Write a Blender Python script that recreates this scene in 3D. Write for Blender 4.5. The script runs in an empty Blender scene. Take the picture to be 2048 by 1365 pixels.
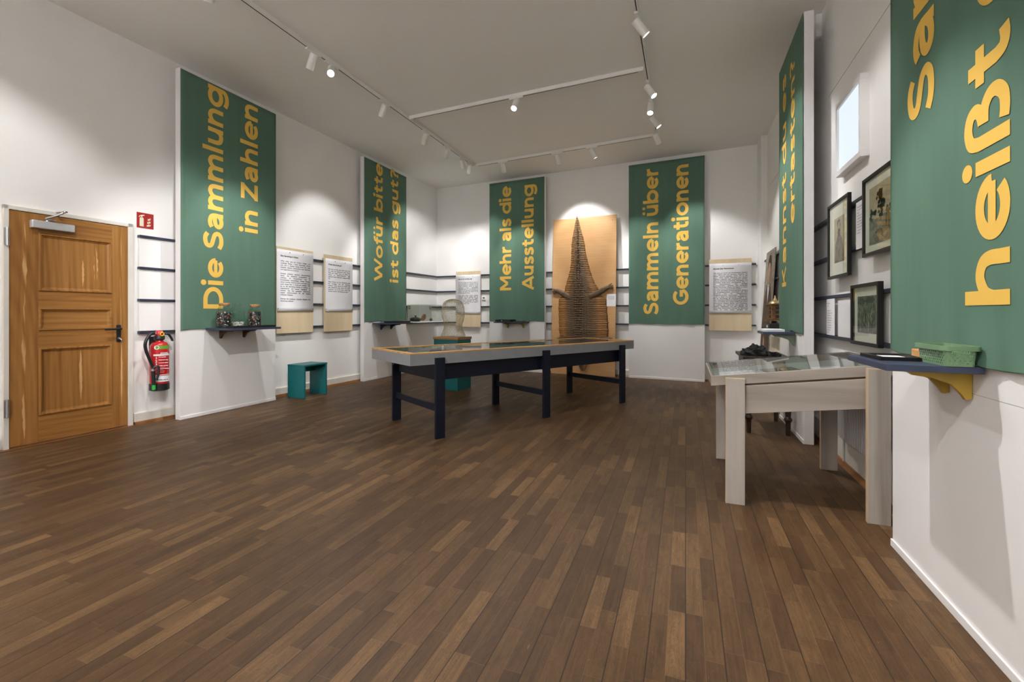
import bpy, bmesh, math, random
from mathutils import Vector, Matrix
random.seed(7)
PI = math.pi
S = bpy.context.scene
COL = S.collection

# ------------------------------------------------------------------ camera, world, exposure
YAW = math.atan2(1371 - 1024, 910)
cam = bpy.data.cameras.new('camera')
cam.sensor_width = 36.0
cam.lens = 910 / 2048 * 36.0
cam.shift_y = (627 - 682.5) / 2048          # the lens is shifted so that verticals stay vertical
cam.clip_start = 0.05
camo = bpy.data.objects.new('camera', cam)
camo.location = (0, 0, 1.15)
camo.rotation_euler = (PI / 2, 0, YAW)
COL.objects.link(camo)
S.camera = camo
W = bpy.data.worlds.new('world')
S.world = W
W.use_nodes = True
W.node_tree.nodes['Background'].inputs[0].default_value = (1.0, 0.96, 0.92, 1)
W.node_tree.nodes['Background'].inputs[1].default_value = 0.02
S.view_settings.view_transform = 'Standard'
S.view_settings.look = 'None'
S.view_settings.gamma = 1
S.view_settings.use_curve_mapping = False
S.view_settings.exposure = 1.70
S.cycles.use_denoising = True
S.cycles.max_bounces = 8
S.cycles.diffuse_bounces = 5
S.cycles.glossy_bounces = 4
S.cycles.transparent_max_bounces = 16
S.cycles.caustics_reflective = False
S.cycles.caustics_refractive = False
S.cycles.sample_clamp_indirect = 4.0
LAMP_W = 75.0                                # watts of one gallery spotlight
LAMP_COL = (1.0, 0.982, 0.97)

# ------------------------------------------------------------------ node helpers / materials
def srgb(r, g, b):
    f = lambda c: (c / 255 / 12.92) if c / 255 <= 0.04045 else ((c / 255 + 0.055) / 1.055) ** 2.4
    return (f(r), f(g), f(b), 1)

MATS = {}
def base(name, color, rough=0.6, metal=0.0, spec=0.5):
    m = bpy.data.materials.new(name)
    m.use_nodes = True
    nt = m.node_tree
    b = nt.nodes['Principled BSDF']
    b.inputs['Base Color'].default_value = color if len(color) == 4 else (*color, 1)
    b.inputs['Roughness'].default_value = rough
    b.inputs['Metallic'].default_value = metal
    b.inputs['Specular IOR Level'].default_value = spec
    MATS[name] = m
    return m, nt, b

def N(nt, kind, **kw):
    n = nt.nodes.new(kind)
    for k, v in kw.items():
        if k in n.inputs.keys() if hasattr(n.inputs, 'keys') else False:
            n.inputs[k].default_value = v
        else:
            setattr(n, k, v)
    return n

def mth(nt, op, a, b=None, c=None):
    n = nt.nodes.new('ShaderNodeMath')
    n.operation = op
    for i, v in enumerate((a, b, c)):
        if v is None:
            continue
        if isinstance(v, (int, float)):
            n.inputs[i].default_value = v
        else:
            nt.links.new(v, n.inputs[i])
    return n.outputs[0]

def ramp(nt, fac, stops, interp='LINEAR'):
    r = nt.nodes.new('ShaderNodeValToRGB')
    r.color_ramp.interpolation = interp
    e = r.color_ramp.elements
    while len(e) < len(stops):
        e.new(0.5)
    for i, (p, c) in enumerate(stops):
        e[i].position = p
        e[i].color = c if len(c) == 4 else (*c, 1)
    nt.links.new(fac, r.inputs[0])
    return r.outputs[0]

def mix(nt, fac, a, b, mode='MIX'):
    n = nt.nodes.new('ShaderNodeMix')
    n.data_type = 'RGBA'
    n.blend_type = mode
    for sock, v in ((n.inputs[0], fac), (n.inputs[6], a), (n.inputs[7], b)):
        if isinstance(v, (int, float)):
            sock.default_value = v
        elif isinstance(v, tuple):
            sock.default_value = v if len(v) == 4 else (*v, 1)
        else:
            nt.links.new(v, sock)
    return n.outputs[2]

def coords(nt, scale=(1, 1, 1), rot=(0, 0, 0), loc=(0, 0, 0), kind='Object'):
    tc = nt.nodes.new('ShaderNodeTexCoord')
    mp = nt.nodes.new('ShaderNodeMapping')
    mp.inputs['Scale'].default_value = scale
    mp.inputs['Rotation'].default_value = rot
    mp.inputs['Location'].default_value = loc
    nt.links.new(tc.outputs[kind], mp.inputs[0])
    return mp.outputs[0]

def noise(nt, vec, scale, detail=4, rough=0.55, dist=0.0):
    n = nt.nodes.new('ShaderNodeTexNoise')
    n.inputs['Scale'].default_value = scale
    n.inputs['Detail'].default_value = detail
    n.inputs['Roughness'].default_value = rough
    n.inputs['Distortion'].default_value = dist
    nt.links.new(vec, n.inputs['Vector'])
    return n.outputs['Fac']

def bump(nt, b, h, strength=0.2, dist=0.002):
    n = nt.nodes.new('ShaderNodeBump')
    n.inputs['Strength'].default_value = strength
    n.inputs['Distance'].default_value = dist
    nt.links.new(h, n.inputs['Height'])
    nt.links.new(n.outputs[0], b.inputs['Normal'])

def plain(name, color, rough=0.6, metal=0.0, var=0.06, scale=8, bmp=0.0, bscale=120, spec=0.5):
    m, nt, b = base(name, color, rough, metal, spec)
    v = coords(nt)
    c = tuple(color[:3])
    lo = tuple(x * (1 - var) for x in c)
    hi = tuple(min(1, x * (1 + var)) for x in c)
    nt.links.new(ramp(nt, noise(nt, v, scale), [(0.3, lo), (0.7, hi)]), b.inputs['Base Color'])
    if bmp:
        bump(nt, b, noise(nt, v, bscale, 3), bmp, 0.001)
    return m

def wood(name, lo, mid, hi, axis='Z', scale=1.0, rough=0.5, streak=26, bands=0.5, spec=0.4):
    """long grain along one axis, with cathedral figure"""
    m, nt, b = base(name, mid, rough, 0, spec)
    s = {'X': (0.9, streak, streak), 'Y': (streak, 0.9, streak), 'Z': (streak, streak, 0.9)}[axis]
    f1 = noise(nt, coords(nt, tuple(x * scale for x in s)), 1.0, 5, 0.6, 0.4)
    s2 = {'X': (0.6, 5, 5), 'Y': (5, 0.6, 5), 'Z': (5, 5, 0.6)}[axis]
    wv = nt.nodes.new('ShaderNodeTexWave')
    wv.wave_type = 'RINGS'
    wv.rings_direction = 'SPHERICAL'
    wv.inputs['Scale'].default_value = 1.6
    wv.inputs['Distortion'].default_value = 5.0
    wv.inputs['Detail'].default_value = 2
    wv.inputs['Detail Scale'].default_value = 0.7
    nt.links.new(coords(nt, tuple(x * scale for x in s2)), wv.inputs['Vector'])
    f = mth(nt, 'ADD', mth(nt, 'MULTIPLY', f1, 1 - bands), mth(nt, 'MULTIPLY', wv.outputs['Fac'], bands))
    nt.links.new(ramp(nt, f, [(0.25, lo), (0.5, mid), (0.8, hi)]), b.inputs['Base Color'])
    bump(nt, b, f1, 0.12, 0.001)
    return m

def glassy(name, tint=(1, 1, 1), ior=1.45, refl=1.0):
    m = bpy.data.materials.new(name)
    m.use_nodes = True
    nt = m.node_tree
    nt.nodes.remove(nt.nodes['Principled BSDF'])
    out = nt.nodes['Material Output']
    tr = nt.nodes.new('ShaderNodeBsdfTransparent')
    tr.inputs[0].default_value = (*tint, 1)
    gl = nt.nodes.new('ShaderNodeBsdfGlossy')
    gl.inputs['Roughness'].default_value = 0.02
    fr = nt.nodes.new('ShaderNodeFresnel')
    fr.inputs[0].default_value = ior
    mx = nt.nodes.new('ShaderNodeMixShader')
    ge = nt.nodes.new('ShaderNodeNewGeometry')            # only the outer face mirrors, or the far face would reflect totally
    front = mth(nt, 'SUBTRACT', 1.0, ge.outputs['Backfacing'])
    nt.links.new(mth(nt, 'MULTIPLY', mth(nt, 'MULTIPLY', fr.outputs[0], refl), front), mx.inputs[0])
    nt.links.new(tr.outputs[0], mx.inputs[1])
    nt.links.new(gl.outputs[0], mx.inputs[2])
    nt.links.new(mx.outputs[0], out.inputs[0])
    MATS[name] = m
    return m

def glow(name, color, strength):
    m, nt, b = base(name, (0.8, 0.8, 0.8, 1), 0.5)
    b.inputs['Base Color'].default_value = (0.06, 0.06, 0.06, 1)
    b.inputs['Emission Color'].default_value = (*color, 1)
    b.inputs['Emission Strength'].default_value = strength
    return m

M = MATS
plain('wall_paint', (0.86, 0.85, 0.835), 0.85, var=0.025, scale=1.6, bmp=0.12, bscale=160)
plain('ceiling_paint', (0.90, 0.885, 0.865), 0.9, var=0.015, scale=1.0)
plain('panel_white', (0.83, 0.815, 0.81), 0.55, var=0.01, scale=2)
plain('trim_cream', (0.72, 0.69, 0.63), 0.5, var=0.05, scale=6)
plain('navy_paint', (0.026, 0.034, 0.058), 0.45, var=0.12, scale=20)
plain('navy_shelf', (0.035, 0.047, 0.088), 0.42, var=0.15, scale=20)
plain('navy_leg', (0.006, 0.009, 0.02), 0.5, var=0.1, scale=20, spec=0.3)
plain('grey_paint', (0.25, 0.262, 0.282), 0.5, var=0.05, scale=10)
plain('teal_paint', (0.006, 0.135, 0.145), 0.4, var=0.08, scale=7)
plain('black_plastic', (0.012, 0.012, 0.014), 0.4)
plain('black_cloth', (0.008, 0.008, 0.009), 0.85, var=0.4, scale=40)
plain('black_frame', (0.009, 0.008, 0.0075), 0.4, spec=0.3)
plain('paper_white', (0.80, 0.80, 0.83), 0.8, var=0.01)
plain('ink', (0.03, 0.03, 0.035), 0.8)
plain('mount_cream', (0.66, 0.66, 0.55), 0.8, var=0.02)
plain('lamp_white', (0.86, 0.85, 0.83), 0.4, var=0.01)
plain('steel', (0.55, 0.55, 0.56), 0.3, 0.9)
plain('closer_silver', (0.58, 0.59, 0.61), 0.38, 0.35)
plain('red_enamel', (0.48, 0.012, 0.016), 0.22, var=0.02)
plain('sign_red', (0.36, 0.02, 0.02), 0.4, var=0.02)
plain('sign_cream', (0.72, 0.70, 0.52), 0.5)
plain('green_plastic', (0.02, 0.42, 0.06), 0.4)
plain('label_green', (0.13, 0.35, 0.03), 0.4)
plain('yellow_plastic', (0.85, 0.60, 0.02), 0.4)
plain('gold_paint', (0.45, 0.29, 0.035), 0.5, var=0.1, scale=14)
plain('brown_bracket', (0.085, 0.042, 0.016), 0.5, var=0.15, scale=14)
plain('blue_bracket', (0.018, 0.04, 0.085), 0.45)
plain('green_bracket', (0.15, 0.185, 0.12), 0.5)
plain('basket_green', (0.16, 0.27, 0.145), 0.45, var=0.04)
plain('cork', (0.42, 0.22, 0.09), 0.8, var=0.3, scale=60)
plain('brass', (0.55, 0.42, 0.22), 0.35, 0.8)
plain('copper_tin', (0.22, 0.115, 0.05), 0.42, 0.45, var=0.35, scale=18)
plain('wire_cream', (0.68, 0.60, 0.40), 0.35, 0.15, var=0.2, scale=30)
plain('pot_iron', (0.07, 0.075, 0.07), 0.35, 0.5, var=0.3, scale=30)
plain('clay', (0.34, 0.18, 0.10), 0.7, var=0.3, scale=30)
plain('radiator_white', (0.62, 0.62, 0.62), 0.35, var=0.01)
plain('radiator_cream', (0.72, 0.66, 0.52), 0.4, var=0.02)
plain('claw', (0.10, 0.075, 0.05), 0.4, var=0.3, scale=40)
plain('case_lining', (0.42, 0.43, 0.41), 0.8, var=0.04)
glassy('glass_pane', (0.97, 0.985, 0.975), 1.5)
glassy('glass_picture', (0.98, 0.985, 0.98), 1.35)
glassy('glass_jar', (0.955, 0.975, 0.965), 1.45)
glassy('acrylic', (0.90, 0.91, 0.89), 1.3)
glow('lamp_lens', (1.0, 0.96, 0.9), 14.0)
glow('daylight_panel', (0.80, 0.90, 1.0), 0.30)
wood('pine_door', srgb(122, 80, 35), srgb(156, 108, 54), srgb(176, 128, 72), 'Z', 1.0, 0.45, 22, 0.10)
wood('pine_door_rail', srgb(122, 80, 35), srgb(156, 108, 54), srgb(176, 128, 72), 'X', 1.0, 0.45, 22, 0.10)
wood('pine_figure', srgb(150, 100, 48), srgb(186, 138, 82), srgb(212, 170, 118), 'Z', 1.0, 0.45, 60, 0.55)
wood('pine_rim', srgb(176, 128, 72), srgb(206, 160, 102), srgb(222, 182, 128), 'X', 1.0, 0.45, 30, 0.25)
wood('oak_top', srgb(160, 114, 70), srgb(182, 136, 90), srgb(198, 154, 106), 'X', 1.0, 0.5, 22, 0.3)
wood('block_wood', srgb(190, 130, 72), srgb(214, 158, 98), srgb(226, 176, 118), 'X', 1.0, 0.5, 30, 0.2)
wood('whitewash', srgb(142, 133, 124), srgb(164, 155, 146), srgb(180, 172, 163), 'Z', 1.0, 0.5, 22, 0.35)
wood('whitewash_rail', srgb(142, 132, 123), srgb(160, 150, 141), srgb(176, 167, 158), 'X', 1.0, 0.5, 22, 0.3)
wood('raw_edge', srgb(176, 152, 122), srgb(192, 170, 140), srgb(204, 184, 156), 'Z', 1.0, 0.6, 30, 0.2)
wood('birch_ply', srgb(206, 184, 148), srgb(216, 196, 162), srgb(222, 204, 172), 'Z', 0.6, 0.6, 12, 0.06)
wood('crate_ply', srgb(186, 140, 90), srgb(200, 156, 106), srgb(212, 172, 124), 'X', 0.8, 0.55, 3, 0.05)
wood('dark_antique', srgb(34, 22, 14), srgb(52, 36, 26), srgb(70, 52, 40), 'Y', 1.0, 0.4, 20, 0.2)
wood('floor_strip', srgb(104, 64, 28), srgb(126, 80, 38), srgb(142, 94, 48), 'Y', 1.0, 0.45, 20, 0.3)

def make_floor_mat():
    m, nt, b = base('parquet', (0.2, 0.12, 0.06), 0.36, 0, 0.26)
    tc = nt.nodes.new('ShaderNodeTexCoord')
    sx = nt.nodes.new('ShaderNodeSeparateXYZ')
    nt.links.new(tc.outputs['Object'], sx.inputs[0])
    x, y = sx.outputs[0], sx.outputs[1]
    wS = 0.061
    cx = mth(nt, 'DIVIDE', x, wS)
    ci = mth(nt, 'FLOOR', cx)
    wn = nt.nodes.new('ShaderNodeTexWhiteNoise'); wn.noise_dimensions = '1D'
    nt.links.new(ci, wn.inputs['W'])
    yo = mth(nt, 'MULTIPLY_ADD', wn.outputs['Value'], 7.3, y)
    ry = mth(nt, 'DIVIDE', yo, 0.34)
    ri = mth(nt, 'FLOOR', ry)
    # every stave gets its own tone
    cb = nt.nodes.new('ShaderNodeCombineXYZ')
    nt.links.new(ci, cb.inputs[0]); nt.links.new(ri, cb.inputs[1])
    w2 = nt.nodes.new('ShaderNodeTexWhiteNoise'); w2.noise_dimensions = '2D'
    nt.links.new(cb.outputs[0], w2.inputs['Vector'])
    tone = ramp(nt, w2.outputs['Value'], [(0.0, srgb(77, 56, 36)), (0.5, srgb(88, 65, 41)), (0.86, srgb(98, 74, 48)), (1.0, srgb(114, 87, 57))])
    # grain
    cv = nt.nodes.new('ShaderNodeCombineXYZ')
    nt.links.new(mth(nt, 'MULTIPLY', x, 85), cv.inputs[0])
    nt.links.new(mth(nt, 'MULTIPLY', yo, 3.2), cv.inputs[1])
    nt.links.new(mth(nt, 'MULTIPLY', w2.outputs['Value'], 40), cv.inputs[2])
    g = noise(nt, cv.outputs[0], 1.0, 6, 0.65, 0.6)
    col = mix(nt, 0.75, tone, ramp(nt, g, [(0.22, (0.42, 0.38, 0.35)), (0.52, (1, 1, 1)), (0.82, (1.55, 1.5, 1.4))]), 'MULTIPLY')
    # blotches and cathedral figure that follow the stave
    cm = nt.nodes.new('ShaderNodeCombineXYZ')
    nt.links.new(mth(nt, 'MULTIPLY', x, 22), cm.inputs[0])
    nt.links.new(mth(nt, 'MULTIPLY', yo, 7), cm.inputs[1])
    nt.links.new(mth(nt, 'MULTIPLY', w2.outputs['Value'], 17), cm.inputs[2])
    bl = noise(nt, cm.outputs[0], 1.0, 4, .6, .8)
    col = mix(nt, 0.8, col, ramp(nt, bl, [(0.28, (0.74, 0.72, 0.70)), (0.5, (1, 1, 1)), (0.75, (1.28, 1.25, 1.2))]), 'MULTIPLY')
    fig = mth(nt, 'FRACT', mth(nt, 'MULTIPLY', bl, 13))
    col = mix(nt, mth(nt, 'MULTIPLY', mth(nt, 'LESS_THAN', fig, 0.22), 0.30), col, srgb(58, 41, 27))
    # wear, broad patches
    pv = noise(nt, coords(nt, (1.2, 0.8, 1)), 1.4, 3)
    col = mix(nt, 0.5, col, ramp(nt, pv, [(0.3, (0.84, 0.82, 0.8)), (0.7, (1.12, 1.1, 1.08))]), 'MULTIPLY')
    # pale scratches
    sv = noise(nt, coords(nt, (60, 5, 1), (0, 0, 0.5)), 1.3, 2, 0.7, 1.5)
    col = mix(nt, mth(nt, 'MULTIPLY', mth(nt, 'GREATER_THAN', sv, 0.74), 0.35), col, srgb(150, 122, 92))
    # seams: stave edges, ends, and the darker joints between boards
    fx = mth(nt, 'FRACT', cx); fy = mth(nt, 'FRACT', ry)
    ex = mth(nt, 'MINIMUM', fx, mth(nt, 'SUBTRACT', 1.0, fx))
    ey = mth(nt, 'MINIMUM', fy, mth(nt, 'SUBTRACT', 1.0, fy))
    seam = mth(nt, 'MAXIMUM', mth(nt, 'LESS_THAN', ex, 0.013), mth(nt, 'LESS_THAN', ey, 0.0022))
    col = mix(nt, mth(nt, 'MULTIPLY', seam, 0.5), col, srgb(120, 92, 66))
    f2 = mth(nt, 'FRACT', mth(nt, 'DIVIDE', x, wS * 2))
    e2 = mth(nt, 'MINIMUM', f2, mth(nt, 'SUBTRACT', 1.0, f2))
    joint = mth(nt, 'LESS_THAN', e2, 0.016)
    col = mix(nt, mth(nt, 'MULTIPLY', joint, 0.85), col, srgb(38, 26, 18))
    nt.links.new(col, b.inputs['Base Color'])
    nt.links.new(ramp(nt, g, [(0.2, (0.42,) * 3), (0.8, (0.58,) * 3)]), b.inputs['Roughness'])
    h = mth(nt, 'SUBTRACT', mth(nt, 'MULTIPLY', g, 0.4), joint)
    bump(nt, b, h, 0.25, 0.0015)
make_floor_mat()

def make_fabric():
    m, nt, b = base('banner_green', (0.1, 0.2, 0.14), 0.85, 0, 0.2)
    f = noise(nt, coords(nt, (6, 6, 0.7)), 1.5, 3)
    nt.links.new(ramp(nt, f, [(0.3, (0.092, 0.172, 0.125)), (0.7, (0.105, 0.193, 0.140))]), b.inputs['Base Color'])
    wv = noise(nt, coords(nt, (900, 900, 900)), 1.0, 1)
    fold = noise(nt, coords(nt, (5, 5, 0.5)), 1.2, 3)
    bump(nt, b, mth(nt, 'ADD', mth(nt, 'MULTIPLY', wv, 0.02), fold), 0.10, 0.01)
    plain('banner_gold', (0.78, 0.49, 0.10), 0.8, var=0.015, spec=0.2)
make_fabric()

def print_mat(name, stops, scale=(6, 6, 6), ns=3.0, dist=1.2):
    m, nt, b = base(name, (0.4, 0.4, 0.35), 0.8, 0, 0.2)
    f = noise(nt, coords(nt, scale), ns, 8, 0.7, dist)
    nt.links.new(ramp(nt, f, stops), b.inputs['Base Color'])
print_mat('print_sepia', [(0.3, (0.30, 0.26, 0.17)), (0.6, (0.42, 0.36, 0.23))], ns=2)
print_mat('print_land', [(0.3, (0.05, 0.048, 0.036)), (0.5, (0.16, 0.145, 0.11)), (0.7, (0.32, 0.28, 0.19))], (5, 5, 9), 2.2)
print_mat('print_dark', [(0.35, (0.020, 0.019, 0.016)), (0.6, (0.09, 0.083, 0.062))], ns=5)
print_mat('print_forest', [(0.33, (0.025, 0.03, 0.022)), (0.5, (0.09, 0.10, 0.075)), (0.66, (0.36, 0.36, 0.28))], (11, 11, 4), 2.4, 2)
print_mat('print_figure', [(0.38, (0.03, 0.027, 0.02)), (0.62, (0.24, 0.20, 0.13))], (9, 9, 5), 4)
print_mat('portrait_brown', [(0.35, (0.075, 0.05, 0.035)), (0.65, (0.15, 0.105, 0.075))], ns=2)
print_mat('portrait_back', [(0.35, (0.19, 0.16, 0.12)), (0.65, (0.40, 0.36, 0.30))], ns=3)
print_mat('portrait_skin', [(0.35, (0.36, 0.20, 0.12)), (0.65, (0.62, 0.42, 0.30))], ns=4)

# ------------------------------------------------------------------ mesh helpers
class MB:
    def __init__(s):
        s.v = []; s.f = []; s.uv = None
    def add(s, vs, fs):
        o = len(s.v)
        s.v += [tuple(p) for p in vs]
        s.f += [tuple(i + o for i in f) for f in fs]
        return s
    def box(s, x0, x1, y0, y1, z0, z1):
        vs = [(x, y, z) for z in (z0, z1) for y in (y0, y1) for x in (x0, x1)]
        return s.add(vs, [(0, 2, 3, 1), (4, 5, 7, 6), (0, 1, 5, 4), (2, 6, 7, 3), (0, 4, 6, 2), (1, 3, 7, 5)])
    def hexa(s, b, t):
        """bottom quad b and top quad t, both counter-clockwise from above"""
        return s.add(list(b) + list(t), [(3, 2, 1, 0), (4, 5, 6, 7), (0, 1, 5, 4), (1, 2, 6, 5), (2, 3, 7, 6), (3, 0, 4, 7)])
    def cyl(s, p0, p1, r0, r1=None, n=20, cap=True):
        r1 = r0 if r1 is None else r1
        p0, p1 = Vector(p0), Vector(p1)
        d = (p1 - p0).normalized()
        a = d.orthogonal().normalized(); b = d.cross(a)
        vs = []
        for p, r in ((p0, r0), (p1, r1)):
            vs += [p + a * (r * math.cos(2 * PI * i / n)) + b * (r * math.sin(2 * PI * i / n)) for i in range(n)]
        fs = [(i, (i + 1) % n, n + (i + 1) % n, n + i) for i in range(n)]
        if cap:
            fs += [tuple(range(n - 1, -1, -1)), tuple(range(n, 2 * n))]
        return s.add(vs, fs)
    def lathe(s, prof, c=(0, 0, 0), n=28, cap=True):
        vs = []
        for r, z in prof:
            vs += [(c[0] + r * math.cos(2 * PI * i / n), c[1] + r * math.sin(2 * PI * i / n), c[2] + z) for i in range(n)]
        fs = []
        for k in range(len(prof) - 1):
            fs += [(k * n + i, k * n + (i + 1) % n, (k + 1) * n + (i + 1) % n, (k + 1) * n + i) for i in range(n)]
        if cap:
            fs += [tuple(range(n - 1, -1, -1)), tuple(range((len(prof) - 1) * n, len(prof) * n))]
        return s.add(vs, fs)
    def tube(s, pts, r, n=10):
        pts = [Vector(p) for p in pts]
        rs = r if isinstance(r, (list, tuple)) else [r] * len(pts)
        vs = []; ref = None
        for i, p in enumerate(pts):
            d = (pts[min(i + 1, len(pts) - 1)] - pts[max(i - 1, 0)]).normalized()
            if ref is None:
                ref = d.orthogonal().normalized()
            a = (ref - d * ref.dot(d)).normalized(); ref = a
            b = d.cross(a)
            vs += [p + a * (rs[i] * math.cos(2 * PI * k / n)) + b * (rs[i] * math.sin(2 * PI * k / n)) for k in range(n)]
        fs = []
        for i in range(len(pts) - 1):
            fs += [(i * n + k, i * n + (k + 1) % n, (i + 1) * n + (k + 1) % n, (i + 1) * n + k) for k in range(n)]
        fs += [tuple(range(n - 1, -1, -1)), tuple(range((len(pts) - 1) * n, len(pts) * n))]
        return s.add(vs, fs)
    def prism(s, poly, t0, t1, fn):
        """poly in 2-D, extruded between t0 and t1; fn(a, b, t) -> point"""
        n = len(poly)
        vs = [fn(a, b, t0) for a, b in poly] + [fn(a, b, t1) for a, b in poly]
        fs = [tuple(range(n - 1, -1, -1)), tuple(range(n, 2 * n))]
        fs += [(i, (i + 1) % n, n + (i + 1) % n, n + i) for i in range(n)]
        return s.add(vs, fs)
    def disc(s, c, r, fn, n=20):
        return s.add([fn(c[0] + r * math.cos(2 * PI * i / n), c[1] + r * math.sin(2 * PI * i / n)) for i in range(n)], [tuple(range(n))])
    def build(s, name, mat, parent=None, bevel=0.0, smooth=False, loc=None):
        me = bpy.data.meshes.new(name)
        me.from_pydata(s.v, [], s.f)
        bm = bmesh.new(); bm.from_mesh(me)
        bmesh.ops.recalc_face_normals(bm, faces=bm.faces)
        bm.to_mesh(me); bm.free()
        o = bpy.data.objects.new(name, me)
        for m in (mat if isinstance(mat, (list, tuple)) else [mat]):
            me.materials.append(M[m])
        COL.objects.link(o)
        if parent:
            o.parent = parent
        if loc:
            o.location = loc
        if smooth:
            me.shade_smooth() if hasattr(me, 'shade_smooth') else [setattr(p, 'use_smooth', True) for p in me.polygons]
            try:
                me.set_sharp_from_angle(angle=math.radians(40))
            except Exception:
                pass
        if bevel:
            b = o.modifiers.new('bevel', 'BEVEL')
            b.width = bevel; b.segments = 2; b.limit_method = 'ANGLE'
        return o

def box(name, mat, parent, x0, x1, y0, y1, z0, z1, bevel=0.0):
    return MB().box(x0, x1, y0, y1, z0, z1).build(name, mat, parent, bevel)

def thing(name, label, cat, loc=(0, 0, 0), rz=0.0, group=None):
    o = bpy.data.objects.new(name, None)
    o.empty_display_size = 0.1
    o.location = loc; o.rotation_euler = (0, 0, rz)
    COL.objects.link(o)
    return tag(o, label, cat, group)

def tag(o, label, cat, group=None):
    o['label'] = label; o['category'] = cat
    if group:
        o['group'] = group
    return o

def struct(o):
    o['kind'] = 'structure'
    return o

def cr(pts, n=8):
    """Catmull-Rom through points"""
    P = [pts[0]] + list(pts) + [pts[-1]]
    out = []
    for i in range(1, len(P) - 2):
        p0, p1, p2, p3 = P[i - 1], P[i], P[i + 1], P[i + 2]
        for k in range(n):
            t = k / n
            out.append(tuple(0.5 * (2 * b + (c - a) * t + (2 * a - 5 * b + 4 * c - d) * t * t + (3 * b - a - 3 * c + d) * t ** 3)
                             for a, b, c, d in zip(p0, p1, p2, p3)))
    out.append(tuple(pts[-1]))
    return out

# ------------------------------------------------------------------ lettering (bold geometric sans drawn as strokes)
XH = 0.77; HS = 0.105; AS = 1.04
def ell(cx, cy, rx, ry, a0=0, a1=360, n=28):
    return [(cx + rx * math.cos(math.radians(a0 + (a1 - a0) * i / n)), cy + ry * math.sin(math.radians(a0 + (a1 - a0) * i / n))) for i in range(n + 1)]
def arch(x0, x1, s=1):
    w = x1 - x0
    return cr([(x0, 0.36), (x0 + 0.06 * w / 0.46, 0.54), (x0 + 0.24 * w / 0.46, 0.662), (x0 + 0.40 * w / 0.46, 0.60), (x1, 0.44), (x1, 0.2)]) + [(x1, 0)]
H = HS
UARC = [(H, XH), (H, 0.5)] + cr([(H, 0.34), (H + 0.06, 0.17), (H + 0.22, 0.105), (H + 0.38, 0.17), (0.565, 0.38)])
SS = cr([(0.50, 0.57), (0.40, 0.655), (0.27, 0.672), (0.14, 0.62), (0.125, 0.50), (0.22, 0.42), (0.36, 0.37), (0.465, 0.29), (0.455, 0.16), (0.34, 0.10), (0.20, 0.098), (0.06, 0.175)])
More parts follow.
